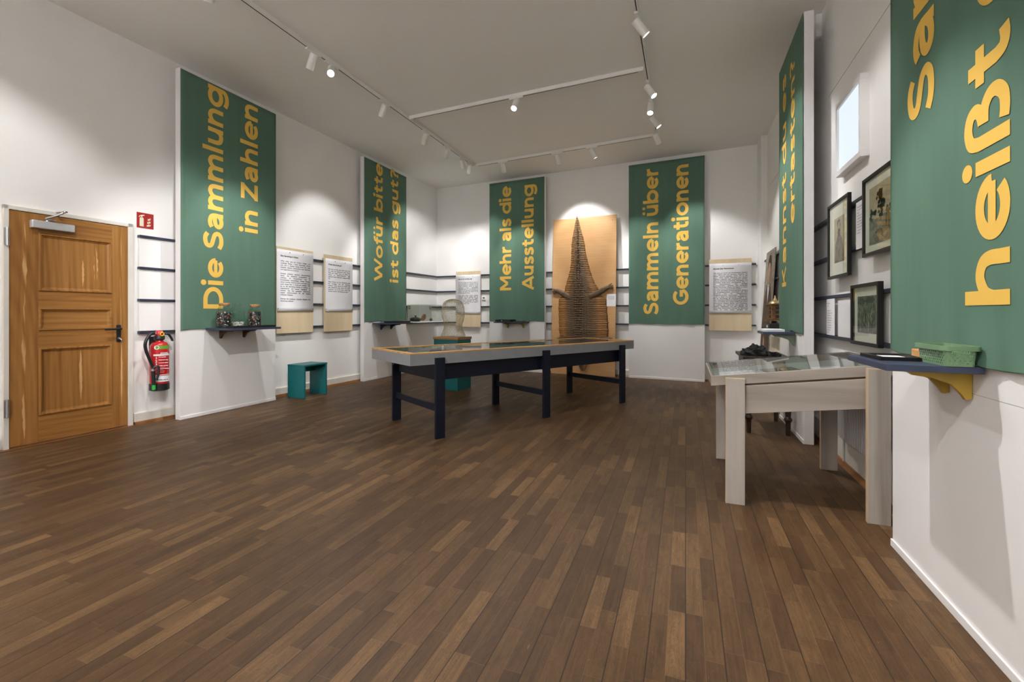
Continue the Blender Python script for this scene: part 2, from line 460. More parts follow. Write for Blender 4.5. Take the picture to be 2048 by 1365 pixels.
G = {  # glyph: (advance, strokes, dots)
 ' ': (0.30, [], []),
 'o': (0.86, [ell(0.41, 0.385, 0.305, 0.285)], []),
 'e': (0.80, [[(0.17, 0.385), (0.69, 0.385)], ell(0.40, 0.385, 0.295, 0.285, 0, 318)], []),
 'a': (0.74, [cr([(0.10, 0.58), (0.21, 0.655), (0.35, 0.668), (0.50, 0.60), (0.555, 0.45), (0.555, 0.25)]) + [(0.555, 0)],
              cr([(0.555, 0.425), (0.35, 0.425), (0.19, 0.37), (0.125, 0.25), (0.18, 0.13), (0.31, 0.09), (0.46, 0.14), (0.555, 0.26)])], []),
 'n': (0.75, [[(H, 0), (H, XH)], arch(H, 0.565)], []),
 'm': (1.14, [[(H, 0), (H, XH)], arch(H, 0.53), arch(0.53, 0.955)], []),
 'h': (0.75, [[(H, 0), (H, AS)], arch(H, 0.565)], []),
 'u': (0.75, [UARC, [(0.565, 0), (0.565, XH)]], []),
 'ü': (0.75, [UARC, [(0.565, 0), (0.565, XH)]], [(0.18, 0.98, 0.105), (0.48, 0.98, 0.105)]),
 'r': (0.50, [[(H, 0), (H, XH)], cr([(H, 0.36), (0.17, 0.56), (0.30, 0.66), (0.44, 0.675)])], []),
 'i': (0.29, [[(H, 0), (H, XH)]], [(H, 0.985, 0.135)]),
 'l': (0.29, [[(H, 0), (H, AS)]], []),
 't': (0.54, [[(0.21, 0.96), (0.21, 0.4)] + cr([(0.21, 0.3), (0.25, 0.15), (0.35, 0.098), (0.48, 0.125)]), [(0.0, 0.67), (0.46, 0.67)]], []),
 'f': (0.48, [cr([(0.47, 0.945), (0.36, 0.95), (0.25, 0.9), (0.21, 0.76)]) + [(0.21, 0)], [(0.0, 0.67), (0.44, 0.67)]], []),
 'b': (0.86, [[(H, 0), (H, AS)], ell(0.42, 0.385, 0.305, 0.285)], []),
 'd': (0.86, [[(0.70, 0), (0.70, AS)], ell(0.395, 0.385, 0.305, 0.285)], []),
 'g': (0.86, [[(0.70, XH), (0.70, 0.1)] + cr([(0.70, 0.0), (0.64, -0.13), (0.47, -0.195), (0.28, -0.185), (0.11, -0.10)]), ell(0.395, 0.385, 0.305, 0.285)], []),
 's': (0.62, [SS], []),
 'S': (0.78, [cr([(0.63, 0.79), (0.51, 0.885), (0.36, 0.905), (0.19, 0.84), (0.14, 0.70), (0.21, 0.585), (0.38, 0.515), (0.57, 0.43), (0.635, 0.28), (0.55, 0.14), (0.38, 0.095), (0.21, 0.115), (0.06, 0.21)])], []),
 'D': (0.92, [[(H, 0), (H, 1)], [(H, 0.895), (0.36, 0.895)] + ell(0.38, 0.5, 0.40, 0.395, 88, -88) + [(0.36, 0.105), (H, 0.105)]], []),
 'Z': (0.78, [[(0.05, 0.895), (0.69, 0.895)], [(0.60, 0.88), (0.14, 0.12)], [(0.05, 0.105), (0.71, 0.105)]], []),
 'W': (1.40, [[(0.06, 1), (0.37, 0.06)], [(0.37, 0.06), (0.68, 0.92)], [(0.68, 0.92), (0.99, 0.06)], [(0.99, 0.06), (1.30, 1)]], []),
 'M': (1.08, [[(H, 0), (H, 1)], [(0.13, 0.94), (0.50, 0.30)], [(0.50, 0.30), (0.87, 0.94)], [(0.895, 0), (0.895, 1)]], []),
 'A': (0.98, [[(0.07, 0), (0.47, 0.96)], [(0.47, 0.96), (0.88, 0)], [(0.2, 0.24), (0.74, 0.24)]], []),
 'K': (0.84, [[(H, 0), (H, 1)], [(0.16, 0.40), (0.66, 0.97)], [(0.33, 0.56), (0.72, 0.03)]], []),
 'G': (0.96, [ell(0.50, 0.5, 0.395, 0.40, 42, 330) + [(0.80, 0.42)], [(0.50, 0.46), (0.90, 0.46)]], []),
 '?': (0.62, [cr([(0.06, 0.83), (0.20, 0.905), (0.36, 0.90), (0.49, 0.81), (0.48, 0.67), (0.36, 0.55), (0.28, 0.44), (0.27, 0.30)])], [(0.27, 0.115, 0.13)]),
 'ß': (0.80, [[(H, 0), (H, 0.66)] + cr([(H, 0.70), (0.15, 0.88), (0.30, 0.955), (0.46, 0.91), (0.52, 0.78), (0.46, 0.66), (0.34, 0.61)]),
              cr([(0.32, 0.565), (0.50, 0.55), (0.62, 0.43), (0.63, 0.27), (0.53, 0.13), (0.38, 0.10), (0.26, 0.12)])], []),
}
def strip(mb, pts, hw, fn):
    P = [Vector(p) for p in pts]
    closed = (P[0] - P[-1]).length < 1e-4
    n = len(P); L = []; R = []
    for i in range(n):
        a = P[i - 1] if i > 0 else (P[-2] if closed else None)
        b = P[i + 1] if i < n - 1 else (P[1] if closed else None)
        d1 = (P[i] - a).normalized() if a is not None else None
        d2 = (b - P[i]).normalized() if b is not None else None
        if d1 is None: d1 = d2
        if d2 is None: d2 = d1
        t = d1 + d2
        t = t.normalized() if t.length > 1e-6 else d1
        nn = Vector((-t.y, t.x))
        k = hw / max(0.5, nn.dot(Vector((-d1.y, d1.x))))
        L.append(P[i] + nn * k); R.append(P[i] - nn * k)
    vs = [fn(*p) for p in L] + [fn(*p) for p in R]
    mb.add(vs, [(i, i + 1, n + i + 1, n + i) for i in range(n - 1)])

def text_width(t):
    return sum(G[c][0] for c in t) - 0.1
def lettering(parent, text, base_x, z0, length, cap, y, name='lettering'):
    """text turned to read from the bottom up; baseline at local x = base_x, running from z0 for length"""
    mb = MB(); k = length / text_width(text); x = 0.0
    lay = 0
    for c in text:
        w, st, dots = G[c]
        for s in st:
            hw = HS * (0.82 if (c == 'e' and len(s) == 2) else 1.0)
            lay += 1
            yy = y - 0.00012 * (lay % 4)
            strip(mb, [(p[0] * k / cap, p[1]) for p in s], hw, lambda a, b: (base_x - b * cap, yy, z0 + x * k + a * cap))
        for dx, dy, r in dots:
            mb.disc((dx * k / cap, dy), r, lambda a, b: (base_x - b * cap, y, z0 + x * k + a * cap))
        x += w
    return mb.build(name, 'banner_gold', parent)

def small_text(name, lines, parent, size, width, loc, rot, mat='ink', justify=True, space=1.0, offset=0.0, track=1.0):
    """lines of print as a flat mesh; loc = top left corner of the text block"""
    cu = bpy.data.curves.new(name, 'FONT')
    cu.body = lines
    cu.size = size
    cu.align_x = 'JUSTIFY' if justify else 'LEFT'
    cu.align_y = 'TOP'
    cu.space_line = space
    cu.space_character = track
    cu.offset = offset
    cu.resolution_u = 3
    if width:
        cu.text_boxes[0].width = width
    cu.fill_mode = 'FRONT'
    t = bpy.data.objects.new(name, cu)
    COL.objects.link(t)
    dg = bpy.context.evaluated_depsgraph_get()
    me = bpy.data.meshes.new_from_object(t.evaluated_get(dg))
    bpy.data.objects.remove(t)
    bpy.data.curves.remove(cu)
    me.name = name
    o = bpy.data.objects.new(name, me)
    me.materials.clear(); me.materials.append(M[mat])
    COL.objects.link(o)
    o.parent = parent
    o.location = loc; o.rotation_euler = rot
    return o

# ------------------------------------------------------------------ setting
# walls (plan measured from the photograph; the corners are not quite square)
LWA = Vector((-5.515, -2.6)); LWB = Vector((-5.13, 8.80)); RWB = Vector((1.18, 8.335))
RZ_L = math.atan2(LWB.y - LWA.y, LWB.x - LWA.x)            # facing the left wall
RZ_B = math.atan2(RWB.y - LWB.y, RWB.x - LWB.x)            # facing the back wall
RZ_R = -PI / 2                                             # facing the right wall
def zc(y): return 3.983 - 0.01 * y                         # ceiling height
def lw(y): return LWB.x + (y - LWB.y) * (LWB.x - LWA.x) / (LWB.y - LWA.y)   # x of left wall at y
def bw(x): return LWB.y + (x - LWB.x) * (RWB.y - LWB.y) / (RWB.x - LWB.x)   # y of back wall at x

floor = struct(MB().add([(-5.9, -3.0, 0), (1.6, -3.0, 0), (1.6, 9.2, 0), (-5.9, 9.2, 0), (-5.9, -3.0, -0.1), (1.6, -3.0, -0.1), (1.6, 9.2, -0.1), (-5.9, 9.2, -0.1)],
    [(0, 1, 2, 3), (7, 6, 5, 4), (0, 4, 5, 1), (1, 5, 6, 2), (2, 6, 7, 3), (3, 7, 4, 0)]).build('floor', 'parquet'))
c0, c1 = zc(-3.0), zc(9.2)
struct(MB().hexa([(-5.9, -3.0, c0), (1.6, -3.0, c0), (1.6, 9.2, c1), (-5.9, 9.2, c1)], [(-5.9, -3.0, c0 + .1), (1.6, -3.0, c0 + .1), (1.6, 9.2, c1 + .1), (-5.9, 9.2, c1 + .1)]).build('ceiling', 'ceiling_paint'))
def wall(name, a, b, out):
    a, b, out = Vector((*a, 0)), Vector((*b, 0)), Vector((*out, 0)) * 0.15
    za, zb = zc(a.y) + 0.05, zc(b.y) + 0.05
    up = Vector((0, 0, 1))
    q = [a, b, b + out, a + out]
    return struct(MB().hexa(q, [q[0] + up * za, q[1] + up * zb, q[2] + up * zb, q[3] + up * za]).build(name, 'wall_paint'))
wall('wall_left', LWA, LWB, (-1, 0))
wall('wall_back', LWB, RWB, (0, 1))
wall('wall_right', RWB, (1.18, -2.6), (1, 0))
wall('wall_front', (1.18, -2.6), LWA, (0, -1))
struct(MB().box(1.092, 1.18, 7.95, 8.36, 0, zc(8.2) + .02).build('trim_1', 'wall_paint'))        # boxed pipe in the far right corner

def base_run(name, a, b, nrm, h=0.125, t=0.03):
    """cream skirting with a darker wooden quarter strip at its foot"""
    a, b, n = Vector((*a, 0)), Vector((*b, 0)), Vector((*nrm, 0))
    up = Vector((0, 0, 1))
    o = struct(MB().hexa([a + up * .02, b + up * .02, b + n * t + up * .02, a + n * t + up * .02], [a + up * h, b + up * h, b + n * t + up * (h - .012), a + n * t + up * (h - .012)]).build(name, 'trim_cream', bevel=.004))
    MB().hexa([a, b, b + n * (t + .035), a + n * (t + .035)], [a + up * .03, b + up * .03, b + n * (t + .012) + up * .028, a + n * (t + .012) + up * .028]).build('floor_strip', 'floor_strip', o)
nL = (math.sin(RZ_L), -math.cos(RZ_L))
base_run('baseboard_left', (lw(2.99), 2.99), (lw(8.78), 8.78), nL)
base_run('baseboard_left.001', (lw(-2.5), -2.5), (lw(2.01), 2.01), nL)
base_run('baseboard_back', (-5.10, bw(-5.10)), (1.09, bw(1.09)), (math.sin(RZ_B), -math.cos(RZ_B)))
base_run('baseboard_right', (1.18, 7.94), (1.18, -2.5), (-1, 0), 0.2, 0.05)
# a strip of bare wood floor along the door wall
struct(MB().hexa([(lw(-2.5), -2.5, 0.0005), (lw(-2.5) + .10, -2.5, 0.0005), (lw(8.7) + .07, 8.7, .0005), (lw(8.7), 8.7, .0005)], [(lw(-2.5), -2.5, 0.003), (lw(-2.5) + .10, -2.5, 0.003), (lw(8.7) + .07, 8.7, .003), (lw(8.7), 8.7, .003)]).build('trim_2', 'floor_strip'))
# picture wire joint line high on the right wall
for i, (ya, yb) in enumerate(((4.75, 3.3), (7.7, 6.6))):
    MB().box(1.1785, 1.181, yb, ya, 3.059, 3.0615).build('trim_%d' % (3 + i), 'grey_paint')
    struct(bpy.data.objects['trim_%d' % (3 + i)])
# boxed conduit at the top of the right wall
struct(MB().box(1.135, 1.18, 4.96, 5.03, 3.72, zc(5) + .02).build('trim_5', 'wall_paint'))

# ------------------------------------------------------------------ door on the left wall
def make_door():
    y0 = 2.075
    o = bpy.data.objects.new('door_1', None); COL.objects.link(o)
    o.location = (lw(y0), y0, 0); o.rotation_euler = (0, 0, RZ_L); struct(o)
    w, h = 0.862, 2.03
    fr = MB()                                              # steel frame around the leaf
    fr.box(-.035, 0, -.03, 0.02, 0, h + .035).box(w, w + .045, -.03, .02, 0, h + .035).box(-.035, w + .045, -.03, .02, h, h + .035)
    fr.build('door_frame', 'trim_cream', o, .003)
    Y = -.022                                              # face of the leaf
    leaf = box('door_leaf', 'pine_door', o, .002, w - .002, Y + .012, .01, .012, h - .004)
    st = MB().box(.002, .185, Y, .012, .012, h - .004).box(w - .135, w - .002, Y, .012, .012, h - .004)
    st.build('stile', 'pine_door', o, .002)
    xa, xb = .185, w - .135
    rails = [(.012, .245), (.845, .995), (1.20, 1.345), (1.86, h - .004)]
    for z0, z1 in rails:
        box('cross_rail', 'pine_door_rail', o, xa, xb, Y, .012, z0, z1, .002)
    for (z0, z1), pm in zip([(.245, .845), (.995, 1.20), (1.345, 1.86)], ('pine_door', 'pine_door_rail', 'pine_door')):
        f = MB()                                           # moulding: four mitred bevel strips
        m = .04
        A = [(xa, z0), (xb, z0), (xb, z1), (xa, z1)]
        B = [(xa + m, z0 + m), (xb - m, z0 + m), (xb - m, z1 - m), (xa + m, z1 - m)]
        for q in range(4):
            r = (q + 1) % 4
            prof = [(0, Y), (.15, Y - .010), (.4, Y - .010), (.55, Y + .002), (1, Y + .009)]
            P = lambda c, d, t, y: (c[0] + (d[0] - c[0]) * t, y, c[1] + (d[1] - c[1]) * t)
            for (t0, ya), (t1, yb) in zip(prof, prof[1:]):
                f.add([P(A[q], B[q], t0, ya), P(A[r], B[r], t0, ya), P(A[r], B[r], t1, yb), P(A[q], B[q], t1, yb)], [(0, 1, 2, 3)])
        f.build('moulding', pm, o)
        box('door_panel', pm, o, xa + m, xb - m, Y + .007, .0, z0 + m, z1 - m)
    # knots of pale flame figure in the wood
    fig = MB()
    def flame(cx, z0, z1, wd, yy):
        n = 14
        pts = [(cx + wd * math.sin(PI * i / n) * (.75 + .25 * math.sin(i * 2.3)), z0 + (z1 - z0) * i / n) for i in range(n + 1)]
        pts += [(cx - wd * math.sin(PI * i / n) * (.75 + .25 * math.cos(i * 1.9)), z0 + (z1 - z0) * i / n) for i in range(n - 1, 0, -1)]
        fig.add([(a, yy, b) for a, b in pts], [tuple(range(len(pts)))])
    flame(.095, .06, .55, .017, Y - .0006); flame(.092, .5, 1.25, .016, Y - .0006); flame(.098, 1.2, 1.95, .017, Y - .0006)
    flame(w - .055, .2, .9, .009, Y - .0006); flame(w - .06, 1.0, 1.95, .010, Y - .0006)
    flame(.485, .33, .80, .018, Y + .0064); flame(.50, 1.40, 1.66, .012, Y + .0064); flame(.60, 1.40, 1.80, .020, Y + .0064)
    fig.build('grain_figure', 'pine_figure', o)
    # hinges on the left
    for z in (.27, 1.72):
        hb = MB().cyl((-.012, Y - .016, z), (-.012, Y - .016, z + .155), .011, n=14).box(-.034, -.004, Y - .012, Y, z + .005, z + .15)
        hb.build('hinge', 'steel', o, smooth=True)
    # handle plate, lever, keyhole
    hp = MB().box(w - .102, w - .062, Y - .009, Y, .865, 1.035)
    hp.build('handle_plate', 'black_plastic', o, .006)
    lv = MB().tube(cr([(w - .082, Y, .995), (w - .082, Y - .045, .995), (w - .10, Y - .056, .995), (w - .215, Y - .056, .992)]), .0105, 12)
    lv.build('handle_lever', 'black_plastic', o, smooth=True)
    ky = MB().cyl((w - .082, Y - .02, .90), (w - .082, Y - .005, .90), .011).tube([(w - .082, Y - .02, .90), (w - .075, Y - .045, .885), (w - .07, Y - .04, .865)], .006)
    ky.build('lock', 'steel', o, smooth=True)
    # door closer on the head rail
    cl = MB().box(.125, .42, Y - .05, Y, 1.895, 1.965)
    c = cl.build('door_closer', 'closer_silver', o, .008)
    arm = MB().tube([(.235, Y - .03, 1.965), (.235, Y - .03, 1.995)], .016).box(.215, .285, Y - .05, Y - .02, 1.975, 1.985)
    arm.tube(cr([(.22, Y - .035, 1.988), (.27, Y - .10, 2.02), (.32, Y - .12, 2.06)]), .009)
    arm.tube([(.30, Y - .12, 2.055), (.33, Y - .12, 2.06), (.30, Y - .02, 2.06)], .008)
    arm.build('closer_arm', 'steel', o, smooth=True)
    return o
make_door()

# ------------------------------------------------------------------ wall rails
def rail_run(x0, x1, loc, rz, place, wall_name):
    """four slim picture rails, one above the other; local x along the wall"""
    for i, (z, word) in enumerate(((1.965, 'highest'), (1.635, 'second highest'), (1.30, 'third highest'), (.965, 'lowest'))):
        o = MB().box(x0, x1, -.045, 0, z - .027, z).build('wall_rail', 'navy_paint', None, .003)
        o.location = loc; o.rotation_euler = (0, 0, rz)
        tag(o, '%s navy rail on %s' % (word, place), 'rail', 'navy rails on the ' + wall_name)
rail_run(0, (Vector((lw(8.79), 8.79)) - Vector((lw(3.03), 3.03))).length, (lw(3.03), 3.03, 0), RZ_L, 'the left wall beside the door', 'left wall')
rail_run(.03, 6.22, (LWB.x, LWB.y, 0), RZ_B, 'the back wall behind the hide', 'back wall')
rail_run(0, 7.9, (1.18, 7.94, 0), RZ_R, 'the right wall behind the framed prints', 'right wall')
bk = MB().box(.004, .58, -.03, -.012, .967, 1.945).build('backing_board', 'panel_white', None)
bk.location = (lw(3.03), 3.03, 0); bk.rotation_euler = (0, 0, RZ_L)
tag(bk, 'white backing board behind the four rail ends right of the door', 'board')
# ------------------------------------------------------------------ display panels with banners
def wrinkled_banner(w, z0, z1, seed, sag):
    rnd = random.Random(seed)
    nx, nz = 40, 70
    f = [(rnd.uniform(2, 9), rnd.uniform(0, 6), rnd.uniform(.3, 1)) for _ in range(5)]
    c = [(rnd.uniform(.1, .9), rnd.uniform(-1, 1), rnd.uniform(.4, 1)) for _ in range(7)]
    mb = MB()
    for j in range(nz + 1):
        v = (j / nz) ** 1.6
        for i in range(nx + 1):
            u = i / nx
            k = max(0.0, 1 - v / .05)
            y = -.006
            low = z0 - k * sag * (math.sin(u * PI * 3 + seed) * .5 + .5 * math.sin(u * PI * 7 + seed * 2)) * .5
            z = low * (1 - v) + z1 * v
            if v < .055:                                   # pulled folds running out from the shelf
                e = max(0, 1 - v / .055)
                for cu, sl, am in c:
                    d = (u - cu) - sl * v * 1.6
                    y -= am * .010 * e * math.exp(-(d / .035) ** 2)
            mb.v.append((u * w, y, z))
    for j in range(nz):
        for i in range(nx):
            a = j * (nx + 1) + i
            mb.f.append((a, a + 1, a + nx + 2, a + nx + 1))
    return mb

PANELS = {}
def panel(key, loc, rz, w, lines, plabel, blabel, zb, sag=.012, seed=1, top=3.80, joint=False):
    p = thing('banner_stand', plabel, 'display panel', (*loc, 0), rz, 'tall white display panels')
    body = MB().box(0, w, 0, .075, 0.0, top)
    body.build('panel_body', 'panel_white', p, .002)
    box('foot_strip', 'panel_white', p, -.003, w, -.008, 0, 0.0, .035, .002)
    if joint:
        box('joint_line', 'grey_paint', p, .6, w, -.0006, .001, .862, .8632)
    ww = MB()
    for x in (.2, w - .2):                                 # battens that hold the panel off the wall
        ww.box(x - .03, x + .03, .075, .10, .3, 3.6)
    ww.build('rear_batten', 'panel_white', p)
    b = thing('banner', blabel, 'banner', (*loc, 0), rz, 'green banners with gold lettering')
    o = wrinkled_banner(w - .004, zb, top - .012, seed, sag).build('cloth', 'banner_green', b, smooth=True)
    o.location.x = .002
    sd = o.modifiers.new('thickness', 'SOLIDIFY'); sd.thickness = .003; sd.offset = 1
    for t, bx, z0, ln, cap in lines:
        k = ln / text_width(t); adv = 0.0
        for wd in t.split(' '):                            # one part for each printed word
            lettering(b, wd, bx, z0 + adv * k, text_width(wd) * k, cap, -.0108)
            adv += sum(G[c][0] for c in wd) + G[' '][0]
    PANELS[key] = (p, b)
panel('L1', (-5.08, 3.30), PI / 2, 1.22, [('Die Sammlung', .481, 1.197, 2.565, .235), ('in Zahlen', .944, 2.150, 1.60, .235)],
      'tall white panel standing beside the fire extinguisher on the left wall', 'green banner lettered Die Sammlung in Zahlen, right of the door', .975, .02, 1)
panel('L2', (-5.06, 6.27), PI / 2, 1.235, [('Wofür bitte', .495, 1.72, 2.055, .238), ('ist das gut?', .965, 1.716, 2.08, .238)],
      'tall white panel near the back left corner of the room', 'green banner lettered Wofür bitte ist das gut?', 1.01, .015, 2)
panel('B1', (-3.734, 8.51), RZ_B, 1.20, [('Mehr als die', .491, 1.605, 2.07, .25), ('Ausstellung', .975, 1.609, 2.048, .25)],
      'tall white panel against the back wall, left of the crocodile hide', 'green banner lettered Mehr als die Ausstellung', .99, .02, 3)
panel('B2', (-.947, 8.34), RZ_B, 1.25, [('Sammeln über', .508, 1.123, 2.545, .25), ('Generationen', .998, 1.292, 2.384, .25)],
      'tall white panel against the back wall, right of the crocodile hide', 'green banner lettered Sammeln über Generationen', .96, .01, 4)
panel('R1', (.972, 5.73), RZ_R, 1.085, [('Kannst du es', .382, 1.42, 2.19, .205), ('ertasten?', .773, 2.01, 1.565, .205)],
      'tall white panel seen almost edge-on, beyond the framed prints on the right', 'green banner lettered Kannst du es ertasten?', .972, .02, 5)
panel('R2', (.957, 2.774), RZ_R, 1.24, [('Sammeln', .428, 1.99, 1.66, .232), ('heißt es', .894, 1.172, 1.385, .235)],
      'tall white panel nearest the camera at the right edge of the room', 'green banner lettered heißt, cut off by the frame at right', .968, .018, 6, joint=True)

# ------------------------------------------------------------------ shelves on the panels
def shelf(loc, rz, ln, dp, bracket_mat, bx, label, z=.955, arm=.19):
    """board with its upper face at z+.03; local x along the panel, y towards the panel"""
    o = thing('wall_shelf', label, 'shelf', (*loc, 0), rz, 'navy shelves on the display panels')
    box('shelf_board', 'navy_shelf', o, 0, ln, -dp, -.012, z - .012, z + .012, .002)
    for x in bx:
        pr = [(0, 0), (0, -.10), (-.018, -.105), (-.03, -.085), (-.06, -.05), (-.11, -.030), (-arm + .02, -.022), (-arm, -.008), (-arm, 0)]
        b = MB().prism([(a, c) for a, c in pr], x - .011, x + .011, lambda a, c, t: (t, a - .001, z - .012 + c))
        b.build('bracket', bracket_mat, o, .002)
    if len(bx) > 1:
        box('bracket_rail', bracket_mat, o, bx[0] + .011, bx[-1] - .011, -.012, -.001, z - .034, z - .012)
    return o
shelf((-5.08, 3.57), PI / 2, .64, .44, 'brown_bracket', (.18, .48), 'navy shelf on brown brackets holding three glass jars', .972, .22)
shelf((-5.06, 6.47), PI / 2, .66, .40, 'blue_bracket', (.25, .54), 'navy shelf on blue brackets below the Wofür bitte banner', .972, .22)
shelf((-3.734 + .28 * math.cos(RZ_B), 8.51 + .28 * math.sin(RZ_B)), RZ_B, .60, .36, 'gold_paint', (.14, .48), 'navy shelf on gold brackets on the back wall below Mehr als die', .975, .2)
shelf((.972, 5.28), RZ_R, .36, .28, 'green_bracket', (.30,), 'navy shelf on a grey-green bracket beside the brass lantern', .960, .19)
shelf((.957, 2.415), RZ_R, .412, .285, 'gold_paint', (.155, .305), 'navy shelf on gold brackets carrying the green basket', .955, .19)

def tray(name, label, loc, rz, w, d, h, z, cat='tray', mat='black_plastic', t=.012):
    o = thing(name, label, cat, (loc[0], loc[1], z), rz)
    box('tray_bottom', mat, o, -w / 2, w / 2, -d / 2, d / 2, 0, .004)
    MB().box(-w / 2, w / 2, -d / 2, -d / 2 + t, 0, h).box(-w / 2, w / 2, d / 2 - t, d / 2, 0, h).box(-w / 2, -w / 2 + t, -d / 2 + t, d / 2 - t, 0, h).box(w / 2 - t, w / 2, -d / 2 + t, d / 2 - t, 0, h).build('tray_rim', mat, o)
    return o
tray('tray', 'low black tray in front of the glass jars', (-4.72, 3.87), PI / 2, .56, .12, .022, .9845)
tray('tray', 'low black tray on the shelf below the Wofür bitte banner', (-4.78, 6.83), PI / 2, .50, .20, .024, .9845)
cB = (math.cos(RZ_B), math.sin(RZ_B))
def onB1(x, y): return (-3.734 + x * cB[0] - y * cB[1], 8.51 + x * cB[1] + y * cB[0])
tr = tray('tray', 'black tray with a white label on the gold-bracketed shelf', onB1(.46, -.2), RZ_B, .32, .26, .04, .9875)
box('label_tag', 'paper_white', tr, -.03, -.018, -.132, -.129, .012, .026)
sm = box('card', 'black_plastic', None, -.10, .10, -.07, .07, 0, .012)
sm.location = (*onB1(.74, -.17), .9875); sm.rotation_euler = (0, 0, RZ_B)
tag(sm, 'flat black box right of the black tray on the back wall shelf', 'box')
# things on the near shelf
fr = thing('picture_frame', 'small black frame lying flat on the shelf beside the green basket', 'picture frame', (.775, 2.262, .967), RZ_R)
MB().box(-.105, .105, -.072, -.054, 0, .014).box(-.105, .105, .054, .072, 0, .014).box(-.105, -.087, -.054, .054, 0, .014).box(.087, .105, -.054, .054, 0, .014).build('frame_border', 'black_frame', fr, .001)
box('photo_sheet', 'paper_white', fr, -.087, .087, -.054, .054, 0, .006)
blk = box('wood_block', 'block_wood', None, -.055, .055, -.018, .018, 0, .034, .004)
blk.location = (.905, 2.345, .967); blk.rotation_euler = (0, 0, RZ_R - .1)
tag(blk, 'pale wooden block lying behind the green basket', 'block')

def make_basket():
    o = thing('basket', 'small sage green plastic basket with punched holes', 'basket', (.878, 2.092, .967), RZ_R)
    w, d, h, t = .20, .096, .066, .003      # x along the shelf
    tp = .006
    def rr(hw, hd, r, n=5):
        pts = []
        for cx, cy, a0 in ((hw - r, hd - r, 0), (-hw + r, hd - r, 90), (-hw + r, -hd + r, 180), (hw - r, -hd + r, 270)):
            pts += [(cx + r * math.cos(math.radians(a0 + 90 * k / n)), cy + r * math.sin(math.radians(a0 + 90 * k / n))) for k in range(n + 1)]
        return pts
    MB().prism(rr(w / 2 - tp, d / 2 - tp, .015), 0, .004, lambda a, b, t_: (a, b, t_)).build('basket_bottom', 'basket_green', o)
    # walls: a fine grid with real holes left out
    per = []
    a0, b0 = rr(w / 2 - tp, d / 2 - tp, .015, 6), rr(w / 2, d / 2, .018, 6)
    def dens(p, n):
        P = p + [p[0]]; L = [0]
        for q, r in zip(P, P[1:]):
            L.append(L[-1] + math.dist(q, r))
        out = []
        for k in range(n):
            s = L[-1] * k / n; i = max(j for j in range(len(L)) if L[j] <= s + 1e-9); i = min(i, len(P) - 2)
            f = (s - L[i]) / (L[i + 1] - L[i]); out.append((P[i][0] + (P[i + 1][0] - P[i][0]) * f, P[i][1] + (P[i + 1][1] - P[i][1]) * f))
        return out
    NX, NZ = 420, 44
    A, B = dens(a0, NX), dens(b0, NX)
    mb = MB()
    for j in range(NZ + 1):
        f = j / NZ
        for (ax, ay), (bx, by) in zip(A, B):
            mb.v.append((ax + (bx - ax) * f, ay + (by - ay) * f, f * h))
    plen = 2 * (w + d) - .08
    for j in range(NZ):
        for i in range(NX):
            z = (j + .5) / NZ * h; u = (i + .5) / NX * plen
            row = round((z - .010) / .0092)
            q = (u / .0134 + .5 * (row % 2)) % 1.0 - .5
            hole = 0 <= row <= 4 and (q * .0134) ** 2 + (z - .010 - row * .0092) ** 2 < .0031 ** 2
            ax, ay = A[i]
            slot = ax > w / 2 - tp - .004 and abs(ay) < .024 and .045 < z < .056
            if not (hole or slot):
                mb.f.append((j * NX + i, j * NX + (i + 1) % NX, (j + 1) * NX + (i + 1) % NX, (j + 1) * NX + i))
    s = mb.build('basket_wall', 'basket_green', o)
    md = s.modifiers.new('thickness', 'SOLIDIFY'); md.thickness = t; md.offset = -1
    ro, ri = rr(w / 2 + .008, d / 2 + .008, .022), rr(w / 2 - .001, d / 2 - .001, .018)
    rim = MB(); n = len(ro)
    vs = [(a, b, h - .012) for a, b in ro] + [(a, b, h + .004) for a, b in ro] + [(a, b, h + .004) for a, b in ri] + [(a, b, h - .004) for a, b in ri]
    fs = []
    for k in range(3):
        fs += [(k * n + i, k * n + (i + 1) % n, (k + 1) * n + (i + 1) % n, (k + 1) * n + i) for i in range(n)]
    fs += [(i, (i + 1) % n, 3 * n + (i + 1) % n, 3 * n + i) for i in range(n)]
    rim.add(vs, fs).build('basket_rim', 'basket_green', o, smooth=True)
make_basket()

